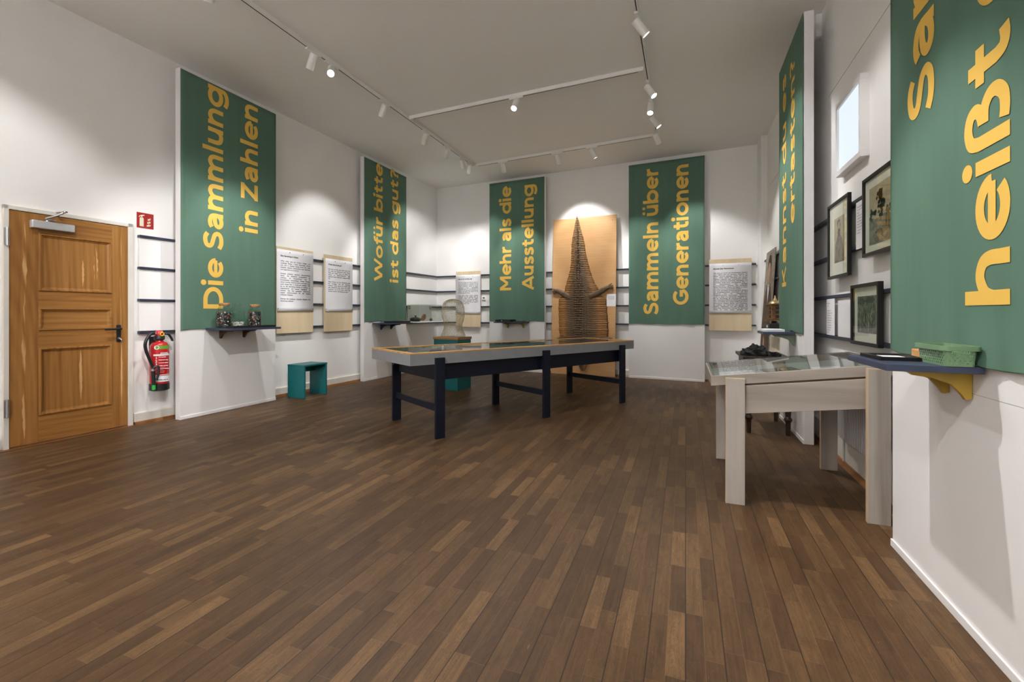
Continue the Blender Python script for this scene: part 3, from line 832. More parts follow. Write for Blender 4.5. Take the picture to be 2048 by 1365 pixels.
# jars of buttons
plain('button_dark', (0.02, 0.018, 0.018), 0.35); plain('button_grey', (0.12, 0.12, 0.13), 0.35); plain('button_tan', (0.40, 0.26, 0.12), 0.4)
plain('button_white', (0.72, 0.70, 0.64), 0.35); plain('button_teal', (0.04, 0.16, 0.19), 0.35); plain('button_red', (0.5, 0.06, 0.04), 0.35)
def jar(label, x, y, z, r, h, fill, lid, mats, seed, rim=False):
    o = thing('glass_jar', label, 'jar', (x, y, z), 0, 'glass jars on the left shelf')
    prof = [(r * .9, .0), (r, .012), (r, h * .70), (r * .93, h * .80), (r * .68, h * .88), (r * .62, h * .91), (r * .64, h)]
    MB().lathe(prof + [(a - .004, b) for a, b in reversed(prof[1:])] + [(r * .88, .008)], n=32).build('jar_body', 'glass_jar', o, smooth=True)
    rnd = random.Random(seed)
    mb = MB(); idx = []
    n = int(1700 * fill)
    for k in range(n):
        shell = rnd.random() < .75
        rr = (r - .013) * (1 - .06 * rnd.random() if shell else math.sqrt(rnd.random()))
        a = rnd.uniform(0, 2 * PI); zz = .016 + rnd.random() * h * fill
        if not shell and rnd.random() < .6:
            zz = .012 + h * fill
        d = Vector((math.cos(a) if shell else rnd.uniform(-.5, .5), math.sin(a) if shell else rnd.uniform(-.5, .5), rnd.uniform(-.7, .9))).normalized()
        c = Vector((rr * math.cos(a), rr * math.sin(a), zz)); f0 = len(mb.f)
        mb.cyl(c - d * .0015, c + d * .0015, rnd.uniform(.004, .0078), n=7)
        idx += [min(len(mats) - 1, int(rnd.random() ** 2.5 * len(mats)))] * (len(mb.f) - f0)
    f0 = len(mb.f)
    mb.lathe([(r * .5, .012), (r - .018, .02), (r - .018, h * fill + .008), (r * .4, h * fill + .012)], n=24)
    idx += [0] * (len(mb.f) - f0)
    b = mb.build('buttons', mats, o); b['kind'] = 'stuff'
    for p, i in zip(b.data.polygons, idx):
        p.material_index = i
    if lid:
        MB().lathe([(r * .58, h - .012), (r * .66, h), (r * .69, h + .018), (r * .66, h + .022)], n=28).build('cork_lid', 'cork', o, smooth=True)
    else:
        MB().lathe([(r * .64, h - .004), (r * .70, h), (r * .70, h + .012), (r * .62, h + .014), (r * .60, h)], n=28, cap=False).build('jar_rim', 'glass_jar', o, smooth=True)
mx = ['button_dark', 'button_dark', 'button_grey', 'button_tan', 'button_dark', 'button_white', 'button_teal', 'button_red']
jar('corked glass jar of dark buttons nearest the door', -4.93, 3.69, .984, .083, .262, .62, True, mx, 1)
jar('glass jar without a lid holding a little pale filling', -4.97, 3.885, .984, .080, .27, .17, False, ['button_white', 'button_tan', 'button_white', 'button_dark'], 2)
jar('corked glass jar of coloured buttons, farthest from the door', -4.93, 4.085, .984, .080, .252, .66, True, ['button_dark', 'button_dark', 'button_grey', 'button_tan', 'button_white', 'button_teal', 'button_red'], 3)

# ------------------------------------------------------------------ text boards on the rails
TXT = {
 'A': ('Eine Sammlung in Zahlen', '»Wie viele, wie alt, woher? Fragen und unzählige Daten – einer Sammlung nähert sich man in Zahlen wenig. Doch wie viele Objekte, Bücher, Dokumente und Schriften sind eigentlich im Archiv?«\n\nDerzeit arbeiten mehrere Ehrenamtliche daran, die Bestände systematisch zu erfassen, zu fotografieren und in Datenbanken einzupflegen. Dieser Prozess dauert bereits mehrere Jahre und wird auch noch einige Zeit in Anspruch nehmen. Ziel ist es, die Sammlung künftig zu ordnen, zu digitalisieren und besser zugänglich zu machen. Die hier gezeigten Behältnisse stehen stellvertretend für die bereits erfassten Objekte.\n\nKönnen Sie schätzen, wieviele Objekte die Sammlung umfasst?'),
 'B': ('Wofür bitte ist das gut?', 'Hier kann es sein, dass nicht sofort klar ist, wozu ein Gegenstand einst diente. Viele der Dinge waren im Alltag der Schule so selbstverständlich, dass niemand ihren Gebrauch aufgeschrieben hat.\n\nOhne Wissen um ihre Geschichte geht ein wichtiger Teil der Sammlung verloren. Doch manch ein Objekt gibt sein Geheimnis preis, wenn man genau hinschaut, es in die Hand nimmt und darüber spricht. Was könnte es sein?'),
 'C': ('Mehr als die Ausstellung zeigt', 'Was Sie im ausgestellten Museum sehen, ist nur ein Bruchteil der Sammlung, die im Laufe der Jahrzehnte entstanden ist. Die meisten Dokumente werden im Depot aufbewahrt, unter gleichmäßigen Bedingungen und vor Licht geschützt. So bleiben sie für die nächsten Generationen erhalten und können bei Bedarf für die Forschung genutzt werden.\n\nEinige dieser Stücke werden sorgfältig ausgewählt und hier gezeigt, weil sie besonders selten sind und Fragen aufwerfen, die uns heute noch beschäftigen. Andere stehen beispielhaft für ganze Gruppen von Objekten, die den Alltag in der Schule geprägt haben.'),
 'D': ('Sammeln über Generationen', 'Was heute im Archiv des Schulmuseums bewahrt wird, begann einst mit einzelnen Objekten, die beinahe verloren gegangen wären. Als in den späten 1960er Jahren zahlreiche alte Schulen aufgelöst, aufgeteilt oder modernisiert wurden, verloren historische Lehrmittel, Wandbilder und Schulmöbel häufig ihren ursprünglichen Platz in den Klassenzimmern. Der damalige Schulamtsdirektor erkannte den drohenden Verlust historischer Werte und begann zu retten, was andernorts zu verschwinden drohte.\nAus ersten geretteten Schulwandbildern, Büchern und Alltagsgegenständen entwickelte sich über Jahrzehnte eine der umfangreichsten schulgeschichtlichen Sammlungen. Unterstützt wurde er dabei von zahlreichen Weggefährten. Mit der Einrichtung des Schulmuseums in der alten Volksschule erhielt die Sammlung schließlich einen dauerhaften Ort. Heute umfasst das Archiv zehntausende Objekte, Bücher und Dokumente. Sie erzählen von Unterricht und Lernen, von Kindheit, Gesellschaft und dem Wandel von Schule über Generationen hinweg. Die Sammlung wächst bis heute weiter, getragen von Schenkungen, Erinnerungen und dem gemeinsamen Bewahren schulischer Geschichte.'),
}
def text_board(key, loc, rz, w, z0, z1, pz0, pz1, label, tsize, px0=0.0, px1=None):
    o = thing('text_board', label, 'text board', (*loc, 0), rz, 'plywood text boards on the rails')
    box('plywood', 'birch_ply', o, 0, w, -.014, 0, z0, z1, .002)
    px1 = w if px1 is None else px1
    # sheet pinned on top, curling a little at its lower edge
    mb = MB(); n = 16
    for j in range(n + 1):
        v = j / n
        y = -.0165 - .012 * max(0, 1 - v / .07) ** 2
        mb.v += [(px0, y, pz0 + (pz1 - pz0) * v), (px1, y + .003 * (1 - v), pz0 + (pz1 - pz0) * v)]
    mb.f = [(2 * j, 2 * j + 1, 2 * j + 3, 2 * j + 2) for j in range(n)]
    sh = mb.build('paper_sheet', 'paper_white', o, smooth=True)
    sd = sh.modifiers.new('thickness', 'SOLIDIFY'); sd.thickness = .0008; sd.offset = 1
    for x, z in ((px0 + (px1 - px0) * .33, pz1 - .035), (px0 + (px1 - px0) * .70, pz1 - .035), (px0 + .012, pz0 + .035), (px1 - .012, pz0 + .035)):
        MB().cyl((x, -.031, z), (x, -.015, z), .0042, n=10).build('pin', 'black_plastic', o)
    R = (PI / 2, 0, 0)
    hd, body = TXT[key]
    small_text('heading', hd, o, tsize * 1.25, 0, (px0 + .06, -.0178, pz1 - .075), R, justify=False, offset=.0012)
    zt = pz1 - .15
    for para in body.split('\n\n'):
        t = small_text('paragraph', para, o, tsize, px1 - px0 - .12, (px0 + .06, -.0178, zt), R, space=1.25, offset=.0008, track=1.16)
        zt += min(v.co.y for v in t.data.vertices) - tsize * 1.3
    return o
RY = .047                                                   # boards hang in front of the rails
def onL(y, d=RY): return (lw(y) + nL[0] * d, y + nL[1] * d)
def onBk(x, d=RY):
    n = (math.sin(RZ_B), -math.cos(RZ_B)); return (x + n[0] * d, bw(x) + n[1] * d)
text_board('A', onL(4.655), RZ_L, .63, .87, 2.07, 1.18, 2.035, 'pinned text sheet headed Eine Sammlung in Zahlen on birch plywood', .0235)
text_board('B', onL(5.50), RZ_L, .61, .865, 2.06, 1.18, 2.0, 'pinned text sheet headed Wofür bitte ist das gut? on birch plywood', .0235, .02, .61)
text_board('C', onBk(-4.60), RZ_B, .60, .86, 2.04, 1.14, 1.965, 'pinned text sheet behind the wire bust on birch plywood', .0225)
text_board('D', onBk(.375), RZ_B, .635, .86, 2.05, 1.15, 1.98, 'pinned text sheet headed Sammeln über Generationen on birch plywood', .0212, .005)

# light switch plate with sign between rails on the back wall
sw = thing('wall_switch', 'small white switch plate between the rails on the back wall', 'switch', (*onBk(-3.95, .0), 0), RZ_B)
box('plate', 'panel_white', sw, -.04, .04, -.012, 0, 1.43, 1.50, .002)
box('symbol', 'ink', sw, -.018, .018, -.0135, -.011, 1.458, 1.485)
box('label_strip', 'grey_paint', sw, -.04, .04, -.012, 0, 1.412, 1.426)

# ------------------------------------------------------------------ fire sign and extinguisher
sg = thing('fire_sign', 'square red fire extinguisher sign with pale pictogram', 'sign', (lw(2.97), 2.97, 0), RZ_L)
box('sign_plate', 'sign_red', sg, .055, .212, -.004, 0, 2.045, 2.205, .001)
ic = MB()
P = lambda a, b, t=0: (.055 + a * .157, -.0048, 2.045 + b * .16)
ic.add([P(*q) for q in [(.16, .10), (.40, .10), (.40, .62), (.36, .69), (.20, .69), (.16, .62)]], [tuple(range(6))])
ic.add([P(*q) for q in [(.23, .72), (.33, .72), (.33, .78), (.46, .84), (.44, .88), (.30, .86), (.16, .80), (.10, .70), (.14, .68), (.2, .77), (.23, .78)]], [tuple(range(11))])
for k in range(3):
    x, z = .58 + .03 * k, .12 + .2 * k
    ic.add([P(*q) for q in [(x, z), (x + .22 - .03 * k, z + .06), (x + .26 - .04 * k, z + .2), (x + .18 - .03 * k, z + .12), (x + .12, z + .22), (x + .08, z + .1), (x + .01, z + .15)]], [(0, 1, 2, 3), (0, 3, 4, 5), (0, 5, 6)])
ic.build('pictogram', 'sign_cream', sg)

def make_extinguisher():
    y = 3.165
    o = thing('fire_extinguisher', 'red fire extinguisher hanging beside the wooden door', 'fire extinguisher', (lw(y) + .125, y, 0), RZ_L)
    R = .083
    MB().lathe([(R * .96, .385), (R, .40), (R, .78), (R * .96, .81), (R * .75, .838), (R * .42, .852), (R * .36, .87)], n=40).build('cylinder', 'red_enamel', o, smooth=True)
    MB().lathe([(R * .8, .335), (R + .004, .345), (R + .005, .41), (R + .001, .413)], n=40).build('foot_ring', 'black_plastic', o, smooth=True)
    MB().lathe([(.033, .862), (.047, .875), (.047, .905), (.040, .915)], n=24).build('neck_collar', 'black_plastic', o, smooth=True)
    MB().lathe([(.036, .905), (.040, .93), (.034, .955), (.018, .968)], n=24).build('valve_head', 'red_enamel', o, smooth=True)
    rg = MB().tube([(.0 + .017 * math.cos(a), -.047, .93 + .017 * math.sin(a)) for a in [2 * PI * k / 20 for k in range(21)]], .0042, 8)
    rg.box(-.003, .003, -.05, -.04, .945, .965)
    rg.build('safety_ring', 'yellow_plastic', o, smooth=True)
    MB().tube(cr([(.03, -.01, .935), (.065, -.03, .93), (.088, -.035, .90), (.102, -.04, .865), (.10, -.04, .852)]), [.012] * 33, 10).build('squeeze_lever', 'black_plastic', o, smooth=True)
    MB().cyl((-.035, -.02, .935), (-.075, -.035, .94), .009).build('hose_fitting', 'steel', o)
    hose = cr([(-.07, -.035, .94), (-.115, -.05, .93), (-.160, -.06, .86), (-.162, -.06, .79), (-.13, -.06, .69), (-.10, -.065, .60), (-.098, -.07, .57)])
    MB().tube(hose, .0145, 12).build('hose', 'black_plastic', o, smooth=True)
    nz = MB().tube(cr([(-.098, -.07, .575), (-.095, -.07, .50), (-.092, -.07, .41)]), [.018] * 17, 12)
    nz.tube(cr([(-.098, -.075, .59), (-.062, -.09, .60), (-.058, -.092, .54), (-.075, -.088, .46)]), .010, 8)
    nz.build('nozzle_grip', 'black_plastic', o, smooth=True)
    MB().cyl((-.092, -.07, .36), (-.092, -.07, .415), .0165).build('nozzle_tip', 'green_plastic', o)
    MB().cyl((-.098, -.07, .555), (-.098, -.07, .575), .0185).build('hose_clamp', 'steel', o)
    # labels wrapped on the cylinder; local -y faces the room, angle 0 there
    def wrap(name, mat, a0, a1, z0, z1, e=.0008):
        n = 12; mb = MB()
        for k in range(n + 1):
            a = math.radians(a0 + (a1 - a0) * k / n)
            mb.v += [((R + e) * math.sin(a), -(R + e) * math.cos(a), z0), ((R + e) * math.sin(a), -(R + e) * math.cos(a), z1)]
        mb.f = [(2 * k, 2 * k + 2, 2 * k + 3, 2 * k + 1) for k in range(n)]
        return mb.build(name, mat, o, smooth=True)
    V = -41                                                 # the photo sees it from the left's near side
    wrap('green_label', 'label_green', V - 10, V + 95, .775, .812)
    wrap('brand_strip', 'paper_white', V - 25, V + 95, .705, .722)
    wrap('lower_line', 'paper_white', V - 25, V + 95, .502, .508)
    wrap('service_label', 'paper_white', V - 12, V + 95, .432, .495)
    def tx(name, t, a, z, size, turn=0, mat='paper_white'):
        aa = math.radians(a)
        return small_text(name, t, o, size, 0, ((R + .0015) * math.sin(aa), -(R + .0015) * math.cos(aa), z), (PI / 2, turn, aa), mat, False, 1.0, .0006)
    for i, c in enumerate('123'):
        tx('numeral', c, V - 12, .70 - .034 * i, .036)
    tx('maker_name', 'JOCKEL', V + 18, .742, .019)
    for i, line in enumerate(('Sicherung ziehen', 'Schlagknopf betätigen', 'Löschpistole drücken', 'WASSER  SCHAUM', 'Vorsicht bei elektrischen')):
        tx('instructions', line, V + 8, .697 - .03 * i, .009)
    for i in range(5):
        wrap('small_print', 'paper_white', V - 16, V + 45 - 6 * (i % 3), .586 - .014 * i, .5875 - .014 * i)
    tx('service_text', 'Wartung  geprüft', V - 4, .465, .014, 0, 'ink')
    sl = MB()
    for k in range(20):
        a = math.radians(V - 4) + .27 * math.cos(2 * PI * k / 20)
        sl.v.append(((R + .0016) * math.sin(a), -(R + .0016) * math.cos(a), .793 + .0215 * math.sin(2 * PI * k / 20)))
    sl.f = [(0, k, k + 1) for k in range(1, 19)]
    sl.build('round_seal', 'paper_white', o)
    br = MB().box(-.02, .02, .075, .124, .80, .84).box(-.03, .03, .118, .124, .70, .9)
    br.build('wall_bracket', 'black_plastic', o)
make_extinguisher()

# ------------------------------------------------------------------ teal stool
def make_stool():
    a = math.radians(88)
    o = thing('stool', 'teal board stool standing by the left wall', 'stool', (-5.06, 4.70, 0), a)
    w, d, h, t = .40, .305, .455, .022            # local x along the wall, -y into the room
    box('seat', 'teal_paint', o, -.004, w, -d - .004, 0, h - t, h, .002)
    box('side_panel', 'teal_paint', o, 0, t, -d, 0, .006, h - t, .001)
    box('side_panel', 'teal_paint', o, w - t - .004, w - .004, -d, 0, .006, h - t, .001)
    box('stretcher', 'teal_paint', o, t, w - t - .004, -.09, -.068, h - t - .10, h - t, .001)
    MB().box(.002, .02, -d + .01, -d + .03, 0, .006).box(.002, .02, -.03, -.01, 0, .006).box(w - .022, w - .006, -d + .01, -d + .03, 0, .006).box(w - .022, w - .006, -.03, -.01, 0, .006).build('glide', 'black_plastic', o)
make_stool()

# ------------------------------------------------------------------ plinth and wire sculpture
pl = thing('plinth', 'teal plinth with an oak top behind the long display case', 'plinth', (-3.345, 6.205, 0), math.radians(-9))
box('plinth_body', 'teal_paint', pl, -.225, .225, -.17, .17, 0, .755, .002)
box('plinth_top', 'oak_top', pl, -.235, .235, -.18, .18, .755, .79, .002)
def wire_bust():
    o = MB()
    N_, K = 26, 28
    prof = [(.188, 0), (.178, .035), (.150, .10), (.142, .16), (.146, .21), (.165, .27), (.176, .33), (.178, .38), (.172, .44), (.155, .50), (.115, .545), (.06, .566), (.012, .572)]
    pz = cr(prof, 4)
    def at(f):
        f *= len(pz) - 1; i = min(int(f), len(pz) - 2); t = f - i
        return [pz[i][k] + (pz[i + 1][k] - pz[i][k]) * t for k in (0, 1)]
    rnd = random.Random(3)
    for j in range(K + 1):
        r, z = at(j / K)
        for i in range(N_):
            a = 2 * PI * (i + .5 * (j % 2)) / N_
            c, s = math.cos(a), math.sin(a)
            q = (abs(c) ** 3.2 + abs(s) ** 3.2) ** (-1 / 3.2)      # squarish section
            jx = rnd.uniform(-.004, .004)
            o.v.append((r * .93 * q * c + jx, r * .78 * q * s + jx, z + rnd.uniform(-.003, .003)))
    for j in range(K):
        for i in range(N_):
            a, b = j * N_ + i, j * N_ + (i + 1) % N_
            c, d = (j + 1) * N_ + i, (j + 1) * N_ + (i + 1) % N_
            if j % 2 == 0:
                o.f += [(a, b, c), (b, d, c)]
            else:
                o.f += [(a, b, d), (a, d, c)]
    w = o.build('wire_bust', 'wire_cream')
    md = w.modifiers.new('wires', 'WIREFRAME'); md.thickness = .0047; md.use_even_offset = False
    w.location = (-3.33, 6.20, .795); w.rotation_euler = (0, 0, math.radians(-9))
    tag(w, 'bust shaped from cream wire mesh standing on the teal plinth', 'sculpture')
wire_bust()

# ------------------------------------------------------------------ acrylic vitrine and shelf in the left corner
ws = box('wall_shelf', 'panel_white', None, 0, .99, -.30, 0, .965, .985, .002)
ws.location = (*onL(7.62, .045), 0); ws.rotation_euler = (0, 0, RZ_L)
tag(ws, 'white shelf on the left wall holding the clear display box', 'shelf')
vx = thing('glass_box', 'clear display box over an iron pot on the white corner shelf', 'display box', (*onL(7.63, .05), .985), RZ_L)
g = MB()
X0, X1, Y0, Y1, T = 0, .86, -.27, 0, .006
g.box(X0, X1, Y0, Y0 + T, 0, .335).box(X0, X0 + T, Y0 + T, Y1, 0, .335).box(X1 - T, X1, Y0 + T, Y1, 0, .335).box(X0, X1, Y0, Y1, .335, .341)
g.build('glass_sides', 'acrylic', vx)
box('back_board', 'case_lining', vx, X0 + T, X1 - T, -.012, -.006, 0, .33)
for x in (.03, .77):
    box('green_tag', 'banner_green', vx, x, x + .06, -.018, -.013, .25, .31)
    box('tag_print', 'banner_gold', vx, x + .012, x + .044, -.0195, -.018, .272, .288)
def onS(x, y): return (onL(7.62)[0] + x * math.cos(RZ_L) - y * math.sin(RZ_L), onL(7.62)[1] + x * math.sin(RZ_L) + y * math.cos(RZ_L))
pt = thing('iron_pot', 'dark lidded iron pot inside the clear display box', 'pot', (*onS(.135, -.12), .985), RZ_L)
MB().lathe([(.06, 0), (.105, .018), (.112, .045), (.108, .058)], n=32).build('pot_body', 'pot_iron', pt, smooth=True)
MB().lathe([(.11, .058), (.10, .07), (.05, .085), (.018, .09)], n=32).build('lid', 'pot_iron', pt, smooth=True)
MB().lathe([(.010, .088), (.010, .10), (.024, .108), (.02, .118), (.006, .122)], n=20).build('lid_knob', 'black_plastic', pt, smooth=True)
dk = thing('clay_disc', 'round brown clay disc leaning upright in the clear display box', 'disc', (*onS(.32, -.19), .988), RZ_L)
dm = MB().cyl((0, .0, .075), (0, .018, .08), .072, n=36)
dm.build('disc', 'clay', dk, .003)
MB().cyl((0, -.002, .075), (0, .0, .075), .008, n=14).build('centre_hole', 'ink', dk)
bl = MB()
for k in range(13):
    pass
bl.lathe([(max(.0008, .032 * math.sin(PI * k / 14)), .032 - .032 * math.cos(PI * k / 14)) for k in range(15)], n=24)
b = bl.build('ball', 'pot_iron', None, smooth=True); b.location = (*onS(.62, -.16), .985)
tag(b, 'small dark ball inside the clear display box, right of the clay disc', 'ball')

# ------------------------------------------------------------------ long display case on navy legs
def long_case():
    a = 1.039
    o = thing('display_table', 'long grey glass-topped display case on navy legs', 'display case', (-2.268, 3.427, 0), a)
    L, W_, zt, zb = 3.213, .875, .794, .682
    # local x along the case, y across (away from the photographer's side)
    t = .022
    MB().box(0, L, 0, t, zb, zt - .012).box(0, L, W_ - t, W_, zb, zt - .012).box(0, t, t, W_ - t, zb, zt - .012).box(L - t, L, t, W_ - t, zb, zt - .012).build('case_sides', 'grey_paint', o, .001)
    box('case_floor', 'case_lining', o, t, L - t, t, W_ - t, zb, zb + .012)
    rim = MB()
    rw = .055
    rim.box(0, L, -.001, rw, zt - .012, zt).box(0, L, W_ - rw, W_ + .001, zt - .012, zt).box(-.001, rw, rw, W_ - rw, zt - .012, zt).box(L - rw, L + .001, rw, W_ - rw, zt - .012, zt)
    rim.build('rim', 'pine_rim', o)
    box('glass_top', 'glass_pane', o, rw, L - rw, rw, W_ - rw, zt - .011, zt - .005)
    # dark trough under the case
    box('apron', 'navy_leg', o, .30, L - .20, .05, .072, zb - .155, zb)
    box('apron', 'navy_leg', o, .30, L - .20, W_ - .072, W_ - .05, zb - .155, zb)
    box('apron', 'navy_leg', o, .29, .312, .02, W_ - .02, zb - .155, zb)
    box('apron', 'navy_leg', o, L - .25, L - .228, .02, W_ - .02, zb - .155, zb)
    box('apron', 'navy_leg', o, 1.60, 1.622, .02, W_ - .02, zb - .155, zb)
    for x in (.242, 1.575, 2.904):
        box('leg', 'navy_leg', o, x, x + .095, -.03, -.001, 0, .742, .002)
        box('leg', 'navy_leg', o, x, x + .095, W_ + .03, W_ + .06, 0, .742, .002)
        box('spacer', 'navy_leg', o, x, x + .095, W_ + .001, W_ + .03, .60, .70)
        box('stretcher', 'navy_leg', o, x + .035, x + .06, -.002, W_ + .032, .24, .30, .001)
    return o
long_case()
def on_case(x, y, a=1.039): return (-2.268 + x * math.cos(a) - y * math.sin(a), 3.427 + x * math.sin(a) + y * math.cos(a))
for i, (x, y, w, d, m, lab, cat, nm) in enumerate(((.5, .45, .30, .21, 'paper_white', 'white sheet under the glass at the near end of the long case', 'sheet', 'paper_sheet'),
        (1.25, .40, .35, .25, 'print_sepia', 'brown print under the glass in the middle of the long case', 'print', 'print_sheet'),
        (2.2, .45, .30, .21, 'paper_white', 'white sheet under the glass at the far end of the long case', 'sheet', 'paper_sheet'))):
    q = box(nm, m, None, -w / 2, w / 2, -d / 2, d / 2, 0, .003)
    q.location = (*on_case(x, y), .6945); q.rotation_euler = (0, 0, 1.039 + .1 * i - .1)
    tag(q, lab, cat)

# ------------------------------------------------------------------ sloping whitewashed case on the right
def slope(x): return .757 + .121 * (x - .148)
def sloped_case():
    o = thing('display_table', 'whitewashed wooden display case with a sloping glass top', 'display case', (0, 0, 0))
    x0, x1, y0, y1 = .148, 1.10, 3.085, 3.92
    t, h = .022, .058
    s = lambda x, d: slope(x) - d
    def slab(mb, xa, xb, ya, yb, d0, d1):
        mb.hexa([(xa, ya, s(xa, d1)), (xb, ya, s(xb, d1)), (xb, yb, s(xb, d1)), (xa, yb, s(xa, d1))], [(xa, ya, s(xa, d0)), (xb, ya, s(xb, d0)), (xb, yb, s(xb, d0)), (xa, yb, s(xa, d0))])
        return mb
    m = MB()
    for q in ((x0, x1, y0, y0 + t), (x0, x1, y1 - t, y1), (x0, x0 + t, y0 + t, y1 - t), (x1 - t, x1, y0 + t, y1 - t)):
        slab(m, *q, 0, h)
    m.build('case_sides', 'whitewash_rail', o, .001)
    slab(MB(), x0 + t, x1 - t, y0 + t, y1 - t, h - .012, h).build('case_floor', 'case_lining', o)
    slab(MB(), x0 + t * .4, x1 - t * .4, y0 + t * .4, y1 - t * .4, -.004, .001).build('glass_top', 'glass_pane', o)
    slab(MB(), .30, .97, y0 + .01, y0 + .03, h - .002, h + .012).build('seam_batten', 'brown_bracket', o)
    # aprons follow the slope
    for ya in (3.07, 3.915):
        slab(MB(), .27, 1.00, ya, ya + .024, h + .012, h + .178).build('apron', 'whitewash_rail', o, .001)
    for xa in (.25, .985):
        slab(MB(), xa, xa + .024, 3.10, 3.91, h + .012, h + .170).build('apron', 'whitewash_rail', o, .001)
    for xa, ya, zt in ((.228, 3.035, .757), (.932, 3.018, .846), (.228, 3.94, .745), (.932, 3.94, .80)):
        lg = box('leg', 'whitewash', o, xa, xa + .104, ya, ya + .032, 0, zt, .002)
        MB().box(xa - .0006, xa + .0022, ya - .0006, ya + .0326, .0, zt + .0006).box(xa, xa + .104, ya - .0004, ya + .0322, zt - .003, zt + .0008).build('raw_edge', 'raw_edge', lg)
sloped_case()
def flat_in_case(name, mat, x, y, w, d, label, cat, rz=0, th=.003, lift=0.0):
    """a sheet on the sloping floor of the right-hand case"""
    al = math.atan(.121)
    q = box(name, mat, None, -w / 2, w / 2, -d / 2, d / 2, 0, th)
    q.location = (x, y, slope(x) - .046 + .0008 + lift)
    q.rotation_euler = Matrix.Rotation(rz, 4, 'Z').to_euler()
    q.rotation_euler = (Matrix.Rotation(-al, 4, 'Y') @ Matrix.Rotation(rz, 4, 'Z')).to_euler()
    tag(q, label, cat)
    return q
flat_in_case('paper_sheet', 'paper_white', .33, 3.45, .22, .32, 'white sheet at the left end inside the sloping case', 'sheet')
flat_in_case('print_sheet', 'print_land', .60, 3.48, .20, .28, 'brown print in the middle of the sloping case', 'print', .1)
flat_in_case('paper_sheet', 'paper_white', .84, 3.42, .15, .21, 'white sheet at the raised end inside the sloping case', 'sheet', -.1)

# ------------------------------------------------------------------ antique table with black cloth beyond
def antique():
    o = thing('antique_table', 'dark antique table with turned legs in front of the far right panel', 'table', (0, 0, 0))
    x0, x1, y0, y1, zt = .515, .925, 4.86, 5.58, .735
    box('tabletop', 'dark_antique', o, x0, x1, y0, y1, zt - .028, zt, .004)
    box('apron', 'dark_antique', o, x0 + .03, x1 - .03, y0 + .03, y1 - .03, zt - .13, zt - .028, .002)
    for x in (x0 + .055, x1 - .055 + .03):
        for y in (y0 + .055, y1 - .055):
            z = zt - .13
            prof = [(.020, 0), (.022, .10), (.023, .125), (.030, .135), (.036, .15), (.030, .165), (.022, .175), (.024, .19), (.030, .30), (.036, .42), (.038, .50), (.030, .53), (.038, .55), (.038, z + .02)]
            MB().lathe(prof, (x, y, 0), 20).build('leg', 'dark_antique', o, smooth=True)
antique()
def cloth_heap():
    from mathutils import noise as mn
    mb = MB(); n, m = 64, 30
    for j in range(m + 1):
        for i in range(n):
            a = 2 * PI * i / n; ph = PI * .5 * j / m
            d = Vector((math.cos(a) * math.cos(ph), math.sin(a) * math.cos(ph), math.sin(ph)))
            k = 1 + .38 * mn.noise(d * 2.1) + .30 * abs(mn.noise(d * 4.7 + Vector((3, 1, 2)))) + .12 * mn.noise(d * 11)
            mb.v.append((d.x * .115 * k, d.y * .10 * k, max(.001, d.z * .088 * k)))
    for j in range(m):
        for i in range(n):
            mb.f.append((j * n + i, j * n + (i + 1) % n, (j + 1) * n + (i + 1) % n, (j + 1) * n + i))
    mb.f.append(tuple(range(n - 1, -1, -1)))
    for k, (px_, py_, r_) in enumerate(((.12, -.03, .035), (.16, .01, .03), (.19, -.04, .022), (-.10, -.05, .03))):   # loose ends
        f0 = len(mb.v)
        for j in range(9):
            for i in range(16):
                a = 2 * PI * i / 16; ph = PI * .5 * j / 8
                d = Vector((math.cos(a) * math.cos(ph), math.sin(a) * math.cos(ph), math.sin(ph)))
                q = 1 + .5 * mn.noise(d * 2.5 + Vector((k, 0, 0)))
                mb.v.append((px_ + d.x * r_ * 1.3 * q, py_ + d.y * r_ * q, max(.001, d.z * r_ * q)))
        for j in range(8):
            for i in range(16):
                mb.f.append((f0 + j * 16 + i, f0 + j * 16 + (i + 1) % 16, f0 + (j + 1) * 16 + (i + 1) % 16, f0 + (j + 1) * 16 + i))
    o = mb.build('black_cloth', 'black_cloth', None, smooth=True)
    o.location = (.645, 5.05, .735)
    tag(o, 'crumpled heap of black cloth on the antique table', 'cloth')
cloth_heap()
wb = box('white_book', 'paper_white', None, -.13, .13, -.09, .09, 0, .022, .002)
wb.location = (.80, 5.13, .972); wb.rotation_euler = (0, 0, PI / 2)
tag(wb, 'flat white booklet on the grey-green bracketed shelf', 'booklet')

